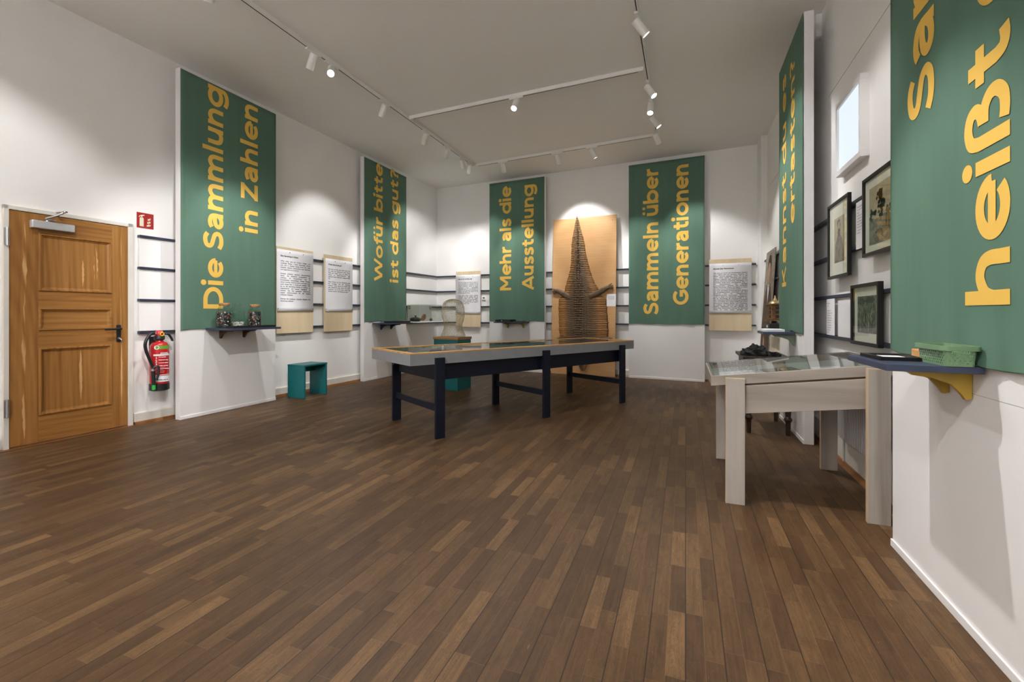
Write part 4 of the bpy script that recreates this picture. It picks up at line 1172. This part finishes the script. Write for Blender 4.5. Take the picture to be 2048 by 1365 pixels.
# ------------------------------------------------------------------ portrait board, lantern and neighbours in the far right
def portrait():
    o = thing('portrait_board', 'tall portrait photograph board leaning against the right wall', 'picture board', (1.02, 7.72, .02), RZ_R)
    o.rotation_euler = (math.radians(-3.6), 0, RZ_R)
    w, h = .72, 2.03
    box('board', 'portrait_back', o, 0, w, -.012, 0, 0, h)
    f = lambda a, b, t=0: (a * w, -.0135, b * h)
    MB().add([f(*q) for q in [(.02, 0), (.98, 0), (.96, .40), (.90, .66), (.72, .76), (.30, .76), (.10, .66), (.03, .40)]], [tuple(range(8))]).build('dark_suit', 'portrait_brown', o)
    g2 = lambda a, b, t=0: (a * w, -.0150, b * h)
    hd = MB().add([g2(.52 + .16 * math.cos(2 * PI * k / 24), .85 + .085 * math.sin(2 * PI * k / 24)) for k in range(24)], [tuple(range(24))])
    hd.add([g2(*q) for q in [(.44, .74), (.60, .74), (.58, .80), (.46, .80)]], [(0, 1, 2, 3)])
    hd.add([g2(*q) for q in [(.30, .34), (.48, .30), (.50, .36), (.34, .40)]], [(0, 1, 2, 3)])
    hd.build('face_and_hand', 'portrait_skin', o)
    g3 = lambda a, b, t=0: (a * w, -.0165, b * h)
    hr = MB().add([g3(*q) for q in [(.34, .86), (.36, .93), (.46, .965), (.60, .965), (.70, .92), (.70, .86), (.64, .90), (.50, .915), (.40, .90)]], [(0, 1, 7, 8), (1, 2, 3, 7), (3, 4, 6, 7), (4, 5, 6)])
    hr.build('hair', 'print_dark', o)
    MB().add([g2(*q) for q in [(.40, .76), (.64, .76), (.54, .62)]], [(0, 1, 2)]).build('white_shirt', 'paper_white', o)
portrait()
lt = thing('lantern', 'copper tin lantern with three square openings and brass top', 'lantern', (1.055, 6.55, 1.022), RZ_R + .2)
lt.scale = (.84, .84, .84)
box('lantern_body', 'copper_tin', lt, -.10, .10, -.085, .085, .06, .27, .008)
box('lantern_foot', 'copper_tin', lt, -.115, .115, -.10, .10, .035, .06, .004)
box('lantern_head', 'copper_tin', lt, -.108, .108, -.092, .092, .27, .30, .006)
MB().lathe([(.085, .30), (.07, .325), (.03, .345), (.024, .37), (.012, .378), (.008, .42)], n=24).build('brass_cap', 'brass', lt, smooth=True)
hb = MB()
for k in range(3):
    hb.box(.02, .075, -.088, -.080, .085 + .063 * k, .125 + .063 * k)
hb.build('opening', 'ink', lt)
hs = MB()
for k in range(3):
    hs.box(.098, .103, -.03, .03, .085 + .063 * k, .125 + .063 * k)
hs.build('side_opening', 'ink', lt)
tt = thing('tool_tray', 'dark tray with a small white label under the copper lantern', 'tray', (1.02, 6.45, .0), RZ_R)
box('tray_body', 'black_plastic', tt, -.30, .28, -.085, .11, .967, 1.022, .003)
box('label_tag', 'paper_white', tt, .10, .16, -.0875, -.085, .975, 1.005)
nb = thing('navy_board', 'navy board with small white print behind the lantern', 'board', (1.12, 6.15, 0), RZ_R)
box('board_face', 'navy_paint', nb, -.17, .17, -.02, .0, 1.27, 1.72)
small_text('board_print', '-E', nb, .05, 0, (-.02, -.0215, 1.34), (PI / 2, 0, 0), 'paper_white', False)
def radiator(name, label, ya, yb, xa, z0, z1, mat, grooves):
    o = thing(name, label, 'radiator', (1.18, yb, 0), RZ_R)
    L = yb - ya; d = 1.18 - xa
    box('radiator_body', mat, o, 0, L, -d + .012, -.05, z0, z1, .006)
    rb = MB(); n = int(L / grooves)
    for k in range(n):
        x = .02 + (L - .04) * k / n
        rb.box(x, x + grooves * .6, -d, -d + .014, z0 + .02, z1 - .02)
    rb.build('front_ribs', mat, o, .002)
    MB().box(.1, .14, -.06, 0, z0, z0 + .1).box(L - .14, L - .1, -.06, 0, z0, z0 + .1).build('wall_mount', mat, o)
    MB().tube([(.03, -d / 2, z0 + .04), (-.03, -d / 2, z0 + .04), (-.03, -d / 2, .0)], .009).build('pipe', mat, o, smooth=True)
    return o
radiator('radiator', 'white ribbed radiator under the framed prints', 2.95, 4.10, 1.07, .215, .79, 'radiator_white', .034)
radiator('radiator', 'cream radiator beyond the antique table', 5.95, 7.0, 1.06, .18, .86, 'radiator_cream', .05)

# ------------------------------------------------------------------ framed prints and sheets on the right wall
def framed(label, ya, yb, z0, z1, depth, bar, mount, art):
    """ya is the far edge; local x runs towards the camera"""
    o = thing('framed_print', label, 'framed print', (1.133, ya, 0), RZ_R, 'black framed prints on the right wall')
    w = ya - yb
    MB().box(0, w, -depth, 0, z0, z0 + bar).box(0, w, -depth, 0, z1 - bar, z1).box(0, bar, -depth, 0, z0 + bar, z1 - bar).box(w - bar, w, -depth, 0, z0 + bar, z1 - bar).build('frame_border', 'black_frame', o, .0015)
    box('mount', 'mount_cream', o, bar, w - bar, -.010, -.002, z0 + bar, z1 - bar)
    mx0, mx1, mz0, mz1 = mount
    a0, a1, b0, b1 = w * mx0, w * mx1, z0 + (z1 - z0) * mz0, z0 + (z1 - z0) * mz1
    art(o, a0, a1, b0, b1)
    box('glass_pane', 'glass_picture', o, bar, w - bar, -depth + .006, -depth + .008, z0 + bar, z1 - bar)
    return o
def flatpoly(o, name, mat, pts, a0, a1, b0, b1, y):
    mb = MB()
    for P_ in pts:
        mb.add([(a0 + (a1 - a0) * u, y, b0 + (b1 - b0) * v) for u, v in P_], [tuple(range(len(P_)))])
    return mb.build(name, mat, o)
def blob(cx, cy, rx, ry, seed, n=18):
    r = random.Random(seed)
    return [(cx + rx * (1 + r.uniform(-.25, .25)) * math.cos(2 * PI * k / n), cy + ry * (1 + r.uniform(-.25, .25)) * math.sin(2 * PI * k / n)) for k in range(n)]
def art_figure(o, a0, a1, b0, b1):
    box('print', 'print_sepia', o, a0, a1, -.0115, -.010, b0, b1)
    A = (a0, a1, b0, b1)
    flatpoly(o, 'robe', 'print_figure', [[(.05, 0), (.95, 0), (.92, .3), (.78, .52), (.6, .6), (.35, .58), (.14, .42)]], *A, -.0122)
    flatpoly(o, 'hooded_head', 'print_dark', [blob(.5, .66, .13, .11, 1), blob(.48, .83, .15, .13, 2)], *A, -.0127)
    flatpoly(o, 'pale_face', 'print_sepia', [[(.40, .74), (.58, .74), (.60, .84), (.5, .92), (.40, .84)]], *A, -.0132)
def art_land(o, a0, a1, b0, b1):
    A = (a0, a1, b0, b1)
    box('print', 'print_sepia', o, a0, a1, -.0115, -.010, b0, b1)
    flatpoly(o, 'ground', 'print_land', [[(0, 0), (1, 0), (1, .46), (.7, .40), (.45, .46), (.2, .42), (0, .5)]], *A, -.0122)
    rt = random.Random(5)
    tuft = []
    for cx, cy, rx, ry, n_ in ((.36, .66, .10, .22, 30), (.30, .78, .07, .10, 12), (.12, .52, .10, .10, 14), (.84, .62, .13, .22, 30), (.58, .50, .08, .05, 8)):
        for k in range(n_):
            a, q = rt.uniform(0, 2 * PI), math.sqrt(rt.random())
            tuft.append(blob(cx + rx * q * math.cos(a), cy + ry * q * math.sin(a), .03, .035, k, 9))
    tuft.append([(.345, .36), (.375, .36), (.37, .6), (.35, .6)])
    flatpoly(o, 'trees', 'print_dark', tuft, *A, -.0128)
    flatpoly(o, 'walkers', 'print_dark', [[(.50, .22), (.53, .22), (.55, .40), (.52, .47), (.49, .40)], [(.56, .20), (.60, .20), (.61, .40), (.58, .48), (.55, .40)], blob(.3, .2, .12, .035, 8)], *A, -.0134)
def art_forest(o, a0, a1, b0, b1):
    A = (a0, a1, b0, b1)
    box('print', 'print_forest', o, a0, a1, -.0115, -.010, b0, b1)
    flatpoly(o, 'dark_foliage', 'print_dark', [blob(.25, .86, .22, .10, 9), blob(.7, .88, .24, .09, 10), blob(.46, .5, .05, .14, 12)], *A, -.0122)
framed('black framed print of a hooded figure, the narrow one at left', 4.50, 3.985, 1.43, 2.037, .024, .022, (.28, .76, .20, .78), art_figure)
framed('black framed print of a landscape with trees and walkers', 3.70, 2.98, 1.522, 2.04, .024, .022, (.13, .87, .13, .84), art_land)
framed('black framed print of a dark forest, below the landscape print', 3.91, 3.41, .935, 1.348, .03, .022, (.17, .83, .20, .80), art_forest)
def wall_sheet(label, ya, yb, z0, z1, text, size):
    o = thing('wall_sheet', label, 'sheet', (1.146, ya, 0), RZ_R)
    w = ya - yb
    box('paper_sheet', 'paper_white', o, 0, w, -.016, -.013, z0, z1)
    if text:
        small_text('sheet_text', text, o, size, w - .05, (.025, -.0175, z1 - .03), (PI / 2, 0, 0), justify=False, space=1.5)
    return o
wall_sheet('narrow printed sheet on the rail left of the forest print', 4.60, 4.385, .968, 1.27, 'Sammeln und\nZeigen\n\n  Objekte aus der\nSammlung, die auf den\nersten Blick kaum\nauffallen und doch von\ngroßer Bedeutung für\ndie Geschichte sind.\nSie werden gepflegt,\nbeschrieben und in\nihrem Zustand\nbewahrt.', .0135)
wall_sheet('blank white sheet between the narrow text sheet and forest print', 4.29, 3.95, .968, 1.25, '', 0)
wall_sheet('printed sheet between the hooded figure and the landscape print', 3.885, 3.70, 1.60, 1.93, 'Die gezeigten Blätter\nstammen aus einer Mappe\nmit Drucken, die früher\nim Unterricht zu sehen\nwaren. Sie zeigen\nMenschen, Wälder und\nOrte fern der Heimat\nund regten zum\nErzählen an.', .0135)
bb = MB().box(0, 1.9, -.018, -.004, .968, 1.28).build('backing_board', 'panel_white', None)
bb.location = (1.18, 4.62, 0); bb.rotation_euler = (0, 0, RZ_R)
tag(bb, 'white board between the two lowest rails on the right wall', 'board')

lb = thing('light_box', 'white box frame glowing with pale blue daylight on the right wall', 'light box', (1.18, 4.335, 0), RZ_R)
MB().box(0, .545, -.055, 0, 2.235, 2.275).box(0, .545, -.055, 0, 2.77, 2.81).box(0, .03, -.055, 0, 2.275, 2.77).box(.515, .545, -.055, 0, 2.275, 2.77).build('box_frame', 'panel_white', lb, .002)
box('glowing_panel', 'daylight_panel', lb, .03, .515, -.04, -.006, 2.275, 2.77)

# ------------------------------------------------------------------ plywood sheet and crocodile hide
PLY = (-2.405, 8.405); PLR = math.atan2(-.105, 1.225)
lean = math.atan2(.13, 2.95)
pb = thing('plywood_sheet', 'tall plywood sheet leaning on the back wall behind the hide', 'board', (*PLY, .003), PLR)
pb.rotation_euler = (-lean, 0, PLR)
PW, PH = 1.225, 2.955
box('plywood', 'crate_ply', pb, 0, PW, 0, .018, 0, PH, .001)
MB().cyl((PW - .075, -.003, PH - .09), (PW - .075, 0, PH - .09), .006).build('screw', 'ink', pb)
cd = box('label_card', 'paper_white', None, 0, .165, -.004, -.001, 0, .225)
def on_ply(u, v, d=0):
    return pb_m @ Vector((u, d, v))
pb_m = Matrix.Translation((*PLY, .003)) @ (Matrix.Rotation(PLR, 4, 'Z') @ Matrix.Rotation(-lean, 4, 'X'))
cd.location = on_ply(1.062, 1.275); cd.rotation_euler = (-lean, 0, PLR)
tag(cd, 'white information card fixed on the plywood right of the hide', 'card')
MB().box(.02, .14, -.0046, -.004, .12, .19).build('card_print', 'radiator_white', cd)

def make_hide_mat():
    m, nt, b = base('hide', (.2, .13, .06), 0.5, 0, 0.4)
    uv = nt.nodes.new('ShaderNodeUVMap'); uv.uv_map = 'hide'
    sp = nt.nodes.new('ShaderNodeSeparateXYZ'); nt.links.new(uv.outputs[0], sp.inputs[0])
    u, v = sp.outputs[0], sp.outputs[1]
    au = mth(nt, 'ABSOLUTE', mth(nt, 'MULTIPLY_ADD', u, 2, -1))          # 0 at the spine, 1 at the edge
    vec = coords(nt, (14, 14, 14))
    nz = noise(nt, vec, 1.0, 6, .65)
    t = mth(nt, 'ADD', au, mth(nt, 'MULTIPLY_ADD', nz, .5, -.25))
    back = ramp(nt, t, [(0.0, srgb(104, 84, 62)), (.42, srgb(106, 85, 58)), (.56, srgb(122, 92, 55)), (.74, srgb(164, 117, 60)), (1.0, srgb(142, 97, 46))])
    tail = ramp(nt, t, [(0.0, srgb(112, 91, 66)), (.5, srgb(140, 111, 75)), (1.0, srgb(146, 108, 64))])
    col = mix(nt, ramp(nt, v, [(.58, (0, 0, 0)), (.80, (1, 1, 1))]), back, tail)
    # dark spots in bands across the tail
    sv = nt.nodes.new('ShaderNodeCombineXYZ')
    nt.links.new(mth(nt, 'MULTIPLY', u, 7), sv.inputs[0]); nt.links.new(mth(nt, 'MULTIPLY', v, 34), sv.inputs[1])
    vo = nt.nodes.new('ShaderNodeTexVoronoi'); vo.inputs['Scale'].default_value = 1.0
    nt.links.new(sv.outputs[0], vo.inputs['Vector'])
    spot = mth(nt, 'MULTIPLY', mth(nt, 'LESS_THAN', vo.outputs['Distance'], .30), mth(nt, 'GREATER_THAN', v, .50))
    spot = mth(nt, 'MULTIPLY', spot, mth(nt, 'LESS_THAN', au, .8))
    col = mix(nt, mth(nt, 'MULTIPLY', spot, .55), col, srgb(52, 42, 32))
    col = mix(nt, .6, col, ramp(nt, noise(nt, vec, 6, 5, .7), [(.3, (.6, .58, .55)), (.7, (1.25, 1.2, 1.15))]), 'MULTIPLY')
    row = mth(nt, 'FRACT', mth(nt, 'MULTIPLY_ADD', nz, .35, mth(nt, 'MULTIPLY', v, 66)))       # darker skin between the rows of plates
    col = mix(nt, mth(nt, 'MULTIPLY', mth(nt, 'LESS_THAN', row, .30), .5), col, srgb(48, 36, 24))
    key = mth(nt, 'FRACT', mth(nt, 'MULTIPLY', u, 22))
    col = mix(nt, mth(nt, 'MULTIPLY', mth(nt, 'MULTIPLY', mth(nt, 'LESS_THAN', key, .32), mth(nt, 'LESS_THAN', au, .36)), .45), col, srgb(48, 36, 24))
    nt.links.new(col, b.inputs['Base Color'])
    bump(nt, b, noise(nt, coords(nt, (60, 60, 60)), 1.4, 4, .7), .5, .004)
make_hide_mat()

def hide():
    # outline traced on the sheet: (height up the sheet, left edge, right edge) in sheet units
    def tr(px, pz):
        # corners of the sheet in the measuring crop -> unit square
        vv = (1255 - pz) / (1255 - 66)
        lx = 102 + (82 - 102) * (1 - vv); rx = 578 + (563 - 578) * (1 - vv)
        lz, rz = 87 * vv + 1240 * (1 - vv), 45 * vv + 1270 * (1 - vv)
        uu = (px - lx) / (rx - lx)
        zz = lz + (rz - lz) * uu
        return uu * PW, vv * PH + (zz - pz) / 1189 * PH * 0 
    rows = [(55, 286, 291), (90, 278, 300), (120, 272, 308), (170, 262, 320), (210, 254, 332), (260, 246, 343), (300, 245, 348), (340, 244, 353), (380, 243, 362),
            (420, 240, 372), (455, 235, 381), (490, 227, 391), (525, 216, 402), (560, 206, 415), (590, 197, 432), (615, 192, 446), (645, 186, 446), (665, 160, 470), (685, 147, 500),
            (720, 143, 504), (760, 142, 508), (810, 144, 512), (850, 145, 515), (900, 147, 517), (940, 149, 518), (965, 155, 514), (985, 190, 480), (1010, 225, 440), (1060, 258, 412), (1110, 280, 392), (1160, 298, 368), (1200, 308, 352), (1222, 318, 342)]
    L = [tr(l, z) for z, l, r in rows]; R = [tr(r, z) for z, l, r in rows]
    NV, NU = 560, 150
    vals = [(L[i][1], L[i][0], R[i][0]) for i in range(len(rows))]
    vals.sort()
    def edge(v):
        for a, b in zip(vals, vals[1:]):
            if a[0] <= v <= b[0]:
                t = (v - a[0]) / (b[0] - a[0]); t2 = t
                return a[1] + (b[1] - a[1]) * t2, a[2] + (b[2] - a[2]) * t2
        return (vals[-1][1], vals[-1][2]) if v > vals[-1][0] else (vals[0][1], vals[0][2])
    v0, v1 = vals[0][0], vals[-1][0]
    mb = MB(); uvs = []
    spine0 = None
    for j in range(NV + 1):
        v = v0 + (v1 - v0) * j / NV
        l, r = edge(v)
        w = r - l
        wob = .006 * math.sin(v * 47) + .004 * math.sin(v * 91)
        l -= wob * min(1, w * 2); r += wob * min(1, w * 2)
        f = j / NV
        mid = tr(288 + 34 * max(0, min(1, (1 - f) * 1.0)), 600)[0]          # the spine runs a little left of centre
        for i in range(NU + 1):
            u = i / NU
            # parameter so that u=.5 is the spine
            x = l + (mid - l) * (u * 2) if u < .5 else mid + (r - mid) * (u * 2 - 1)
            if not (l < mid < r):
                x = l + w * u
            s = abs(u * 2 - 1)
            hgt = .018 + .05 * min(1, w / .8) * (1 - s ** 2.2) + .02 * max(0, min(1, (.34 - f) / .08))
            dx = abs(x - mid)
            tail = max(0, min(1, (f - .54) / .10))                # 0 on the trunk, 1 on the tail
            # overlapping cross plates on flanks and tail
            vv = v + .03 * dx * tail + .003 * math.sin(x * 50)
            q = (vv / .034) % 1.0
            q = q / .66 if q < .66 else (1 - q) / .34
            q = q * q * (3 - 2 * q)
            flank = max(tail, min(1, max(0, (s - .38) / .14)))
            hgt += (.0055 + .003 * tail) * q * flank
            # pebbled skin between the back shields and the flanks
            hgt += .004 * (1 - flank) * math.sin(v * 230 + 3 * math.sin(x * 90)) * math.sin(x * 210 + 2 * math.sin(v * 70))
            # rows of keeled back shields
            band = .088 + .018 * math.sin(v * 5.0)
            e = max(0, min(1, (band - dx) / .014)) * (1 - tail) * max(0, min(1, (f - .15) / .03))
            if e > 0:
                row = math.floor(v / .043)
                off = .004 * math.sin(row * 7.3)
                c = abs(math.sin(PI * (x - mid + off + .0175) / .035))
                q = (v / .043) % 1.0
                saw = q ** 1.2 if q < .82 else .82 ** 1.2 * (1 - q) / .18
                hgt += e * (.005 * saw +   .020 * c ** 1.8 * saw * (.8 + .3 * math.sin(row * 3.1 + math.floor((x - mid + .0175) / .035) * 2.2)))
            # double, then single, saw of crests down the tail
            if tail > 0:
                q = (v / .047) % 1.0
                saw = q if q < .75 else .75 * (1 - q) / .25
                sep = .030 * max(0, min(1, (.80 - f) / .18))
                for sg in ((-1, 1) if sep > .004 else (0,)):
                    hgt += tail * .038 * math.exp(-((x - mid - sg * sep) / .009) ** 2) * saw * min(1, (1 - f) * 7 + .25)
            if s > .98:
                hgt = .002
            mb.v.append((x, -hgt, v)); uvs.append((u, f))
    for j in range(NV):
        for i in range(NU):
            a = j * (NU + 1) + i
            mb.f.append((a, a + 1, a + NU + 2, a + NU + 1))
    # closing skirt so the hide has a back
    nb_ = len(mb.v)
    for j in range(NV + 1):
        v = v0 + (v1 - v0) * j / NV; l, r = edge(v)
        mb.v += [(l, -.0005, v), (r, -.0005, v)]; uvs += [(0, j / NV), (1, j / NV)]
    for j in range(NV):
        mb.f.append((nb_ + 2 * j, nb_ + 2 * j + 1, nb_ + 2 * j + 3, nb_ + 2 * j + 2))
    # limbs: flattened tapering tubes with toes
    def limb(pts, rads, toes):
        P_ = []
        for k, (px, pz) in enumerate(pts):
            a, b = tr(px, pz); P_.append((a, -.035 + (.05 if k == 0 else 0), b))
        cp = cr(P_, 8); n = 20
        rr = []
        for i in range(len(cp)):
            k = min(i // 8, len(rads) - 2); t_ = i / 8 - k
            rr.append((rads[k] + (rads[k + 1] - rads[k]) * t_) * (1 + .05 * math.sin(i * 1.9)))
        t = MB().tube(cp, rr, n)
        k = len(t.v)
        mb.add([(x, -.03 + (y + .035) * .6 - .003 * math.sin(ii * 2.4), z) for ii, (x, y, z) in enumerate(t.v)], t.f)
        uvs.extend([(.5 + .16 * math.sin(2 * PI * (i % n) / n), .3) for i in range(k)])
        for (ax, az), (bx, bz) in toes:
            a, b = tr(ax, az), tr(bx, bz)
            m_ = ((a[0] + b[0]) / 2, (a[1] + b[1]) / 2)
            t = MB().tube([(a[0], -.03, a[1]), (m_[0], -.034, m_[1]), (b[0], -.02, b[1])], [.016, .013, .003], 8)
            mb.add(t.v, t.f); uvs.extend([(.47, .3)] * len(t.v))
    limb([(262, 700), (225, 672), (180, 645), (140, 622), (116, 620)], [.072, .066, .050, .040, .030],
         [((122, 612), (92, 606)), ((118, 620), (92, 622)), ((118, 628), (93, 634)), ((126, 634), (104, 647))])
    limb([(360, 690), (400, 668), (450, 640), (500, 612), (528, 598)], [.072, .068, .054, .043, .032],
         [((524, 590), (546, 574)), ((530, 596), (554, 588)), ((530, 602), (555, 602)), ((526, 608), (550, 616))])
    limb([(270, 990), (225, 985), (180, 985), (150, 992)], [.07, .06, .05, .03], [((160, 985), (130, 985)), ((158, 992), (128, 998)), ((162, 998), (140, 1008))])
    limb([(410, 990), (455, 982), (505, 982), (532, 985)], [.07, .06, .045, .03], [((520, 978), (552, 974)), ((522, 985), (554, 986)), ((516, 992), (540, 1000))])
    o = mb.build('crocodile_hide', 'hide', None, smooth=True)
    ul = o.data.uv_layers.new(name='hide')
    for lp in o.data.loops:
        ul.data[lp.index].uv = uvs[lp.vertex_index]
    o.location = (*PLY, .003); o.rotation_euler = (-lean, 0, PLR)
    tag(o, 'brown crocodile hide mounted tail up on the plywood sheet', 'crocodile hide')
hide()

# ------------------------------------------------------------------ ceiling tracks and spotlights
TR = {'left': ((-3.65, -1.6), (-3.65, 7.61)), 'right': ((-.42, -1.6), (-.41, 7.30)), 'cross': ((-3.65, 5.48), (-.42, 5.32)), 'back': ((-3.65, 7.61), (-.41, 7.30))}
LABT = {'left': 'white ceiling track running along the left side of the room', 'right': 'white ceiling track running along the right side of the room',
        'cross': 'white ceiling track crossing the middle of the room', 'back': 'white ceiling track nearest the back wall'}
for k, (a, b) in TR.items():
    a, b = Vector(a), Vector(b)
    L = (b - a).length; ang = math.atan2(b.y - a.y, b.x - a.x)
    o = thing('light_track', LABT[k], 'light track', (a.x, a.y, 0), ang, 'spotlight tracks on the ceiling')
    za, zb = zc(a.y), zc(b.y)
    s0, s1 = (.02, L - .02) if k in ('cross', 'back') else (0, L)
    MB().hexa([(s0, -.018, za - .046), (s1, -.018, zb - .046), (s1, .018, zb - .046), (s0, .018, za - .046)], [(s0, -.018, za - .001), (s1, -.018, zb - .001), (s1, .018, zb - .001), (s0, .018, za - .001)]).build('track_body', 'lamp_white', o)
    MB().hexa([(s0 + .06, -.0048, za - .0472), (s1 - .06, -.0048, zb - .0472), (s1 - .06, .0048, zb - .0472), (s0 + .06, .0048, za - .0472)], [(s0 + .06, -.0048, za - .045), (s1 - .06, -.0048, zb - .045), (s1 - .06, .0048, zb - .045), (s0 + .06, .0048, za - .045)]).build('track_slot', 'ink', o)

def spotlight(x, y, target, label, power=1.0, size=50, blend=.7, along=0.0, lit=True):
    z = zc(y) - .046
    o = thing('spotlight', label, 'spotlight', (x, y, z), along, 'white track spotlights')
    box('adapter', 'lamp_white', o, -.095, .095, -.017, .017, -.022, .0, .002)
    MB().cyl((0, 0, -.05), (0, 0, -.02), .011, n=12).build('pivot', 'lamp_white', o)
    piv = Vector((x, y, z - .055))
    d = (Vector(target) - piv).normalized()
    q = d.to_track_quat('-Z', 'Y')
    inv = Matrix.Rotation(-along, 4, 'Z').to_quaternion()
    def local(ob, off=0.0):
        ob.parent = o
        ob.rotation_mode = 'QUATERNION'
        ob.rotation_quaternion = inv @ q
        ob.location = inv @ (piv - Vector((x, y, z)) + d * off)
    can = MB().lathe([(.006, .035), (.039, .03), (.039, -.135), (.035, -.135), (.033, -.10), (.01, -.098)], n=28)
    cn = can.build('lamp_body', 'lamp_white', None, .003, smooth=True); local(cn)
    ln = MB().cyl((0, 0, -.108), (0, 0, -.1005), .029, n=28).build('lamp_lens', 'lamp_lens' if lit else 'panel_white', None); local(ln)
    if lit:
        ld = bpy.data.lights.new('spot_beam', 'SPOT')
        ld.energy = LAMP_W * power; ld.color = LAMP_COL
        ld.spot_size = math.radians(size); ld.spot_blend = blend; ld.shadow_soft_size = .03
        lo = bpy.data.objects.new('spot_beam', ld); COL.objects.link(lo); local(lo, .14)
    return o
AL = PI / 2
SPOTS = [
 # x, y, target, power, cone, track angle, label
 (-3.65, -.6, (-5.45, .4, 1.7), .45, 72, AL, None),
 (-3.65, 1.3, (-5.38, 1.9, 1.45), .5, 70, AL, None),
 (-3.65, 2.6, (-5.10, 3.6, 1.1), .45, 54, AL, None),
 (-3.65, 3.72, (-5.08, 4.0, 1.35), .72, 50, AL, 'white spotlight on the left track, first from the left edge'),
 (-3.65, 3.98, (-1.2, .9, .0), .7, 70, AL, 'glaring spotlight on the left track that faces the camera'),
 (-3.65, 4.93, (-5.28, 5.6, 1.75), .54, 54, AL, 'white spotlight on the left track just before the crossing track'),
 (-3.65, 5.93, (-5.06, 6.85, 1.5), .62, 50, AL, 'white spotlight with a lit face just beyond the crossing track'),
 (-3.65, 6.58, (-5.1, 8.1, 2.0), .52, 60, AL, 'white spotlight pointing at the far left corner'),
 (-3.65, 7.12, (-3.9, 8.7, 1.9), .34, 60, AL, 'white spotlight, left one of the pair at the track corner'),
 (-3.65, 7.42, (-4.7, 8.75, 1.7), .34, 60, AL, 'white spotlight, right one of the pair at the track corner'),
 (-3.05, 7.553, (-3.05, 8.5, 1.5), .48, 52, RZ_B, 'white spotlight on the back track above the Mehr als die banner'),
 (-2.03, 7.455, (-1.75, 8.5, 2.35), .68, 64, RZ_B, 'white spotlight on the back track above the crocodile hide'),
 (-1.43, 7.398, (-.35, 8.3, 1.35), .5, 52, RZ_B, 'white spotlight on the back track left of the Generationen banner'),
 (-2.0, 5.40, (-2.3, 3.0, 0), .5, 68, -.05, 'white spotlight alone on the crossing track'),
 (-.42, -.6, (.95, 1.5, .8), .25, 72, AL, None),  # unseen spotlight, added as fill towards the near right panel
 (-.42, 2.46, (.957, 2.15, .28), 1.3, 42, AL, None),
 (-.42, .7, (-5.08, 3.95, 1.3), 1.7, 34, AL, None),
 (-.42, 3.2, (1.15, 3.6, 1.4), .40, 60, AL, None),
 (-.42, 4.35, (1.12, 5.2, 1.9), .45, 60, AL, 'large-looking white spotlight nearest the camera on the right track'),
 (-.415, 5.62, (.957, 5.3, 1.6), .5, 60, AL, 'white spotlight on the right track just beyond the crossing track'),
 (-.415, 6.08, (-.6, 4.6, 0), .45, 68, AL, 'white spotlight with a bright oval face in the right track cluster'),
 (-.415, 6.52, (1.1, 6.9, 1.6), .5, 60, AL, 'white spotlight turned towards the right wall in the track cluster'),
 (-.415, 7.12, (.45, 8.3, 1.6), .55, 60, AL, 'white spotlight at the far end of the right track'),
 # unseen spotlights added behind the camera as fill, most washing the end wall
 (-3.4, -1.0, (-4.3, -2.6, 2.2), .9, 95, 0, None),
 (-2.5, -1.0, (-2.9, -2.6, 2.2), 1.4, 95, 0, None),
 (-1.6, -1.0, (-1.5, -2.6, 2.2), 2.2, 95, 0, None),
 (-.8, -1.0, (.2, -2.6, 2.2), 1.7, 95, 0, None),
 (-2.9, -1.0, (-2.9, 1.6, 0), .8, 80, 0, None),
 (-1.2, -1.0, (-.9, 1.7, 0), .8, 80, 0, None),
]
TR2 = thing('light_track', 'white ceiling track behind the camera', 'light track', (-3.65, -1.0, 0), 0)  # unseen track that carries the added fill spotlights
box('track_body', 'lamp_white', TR2, .02, 3.2, -.018, .018, zc(-1) - .046, zc(-1) - .001)
nth = 0
for x, y, t, pw, sz, al, lab in SPOTS:
    if lab is None:
        nth += 1
        lab = 'unseen white spotlight above and behind the camera, outside the picture'
    spotlight(x, y, t, lab, pw, sz, .6, al)
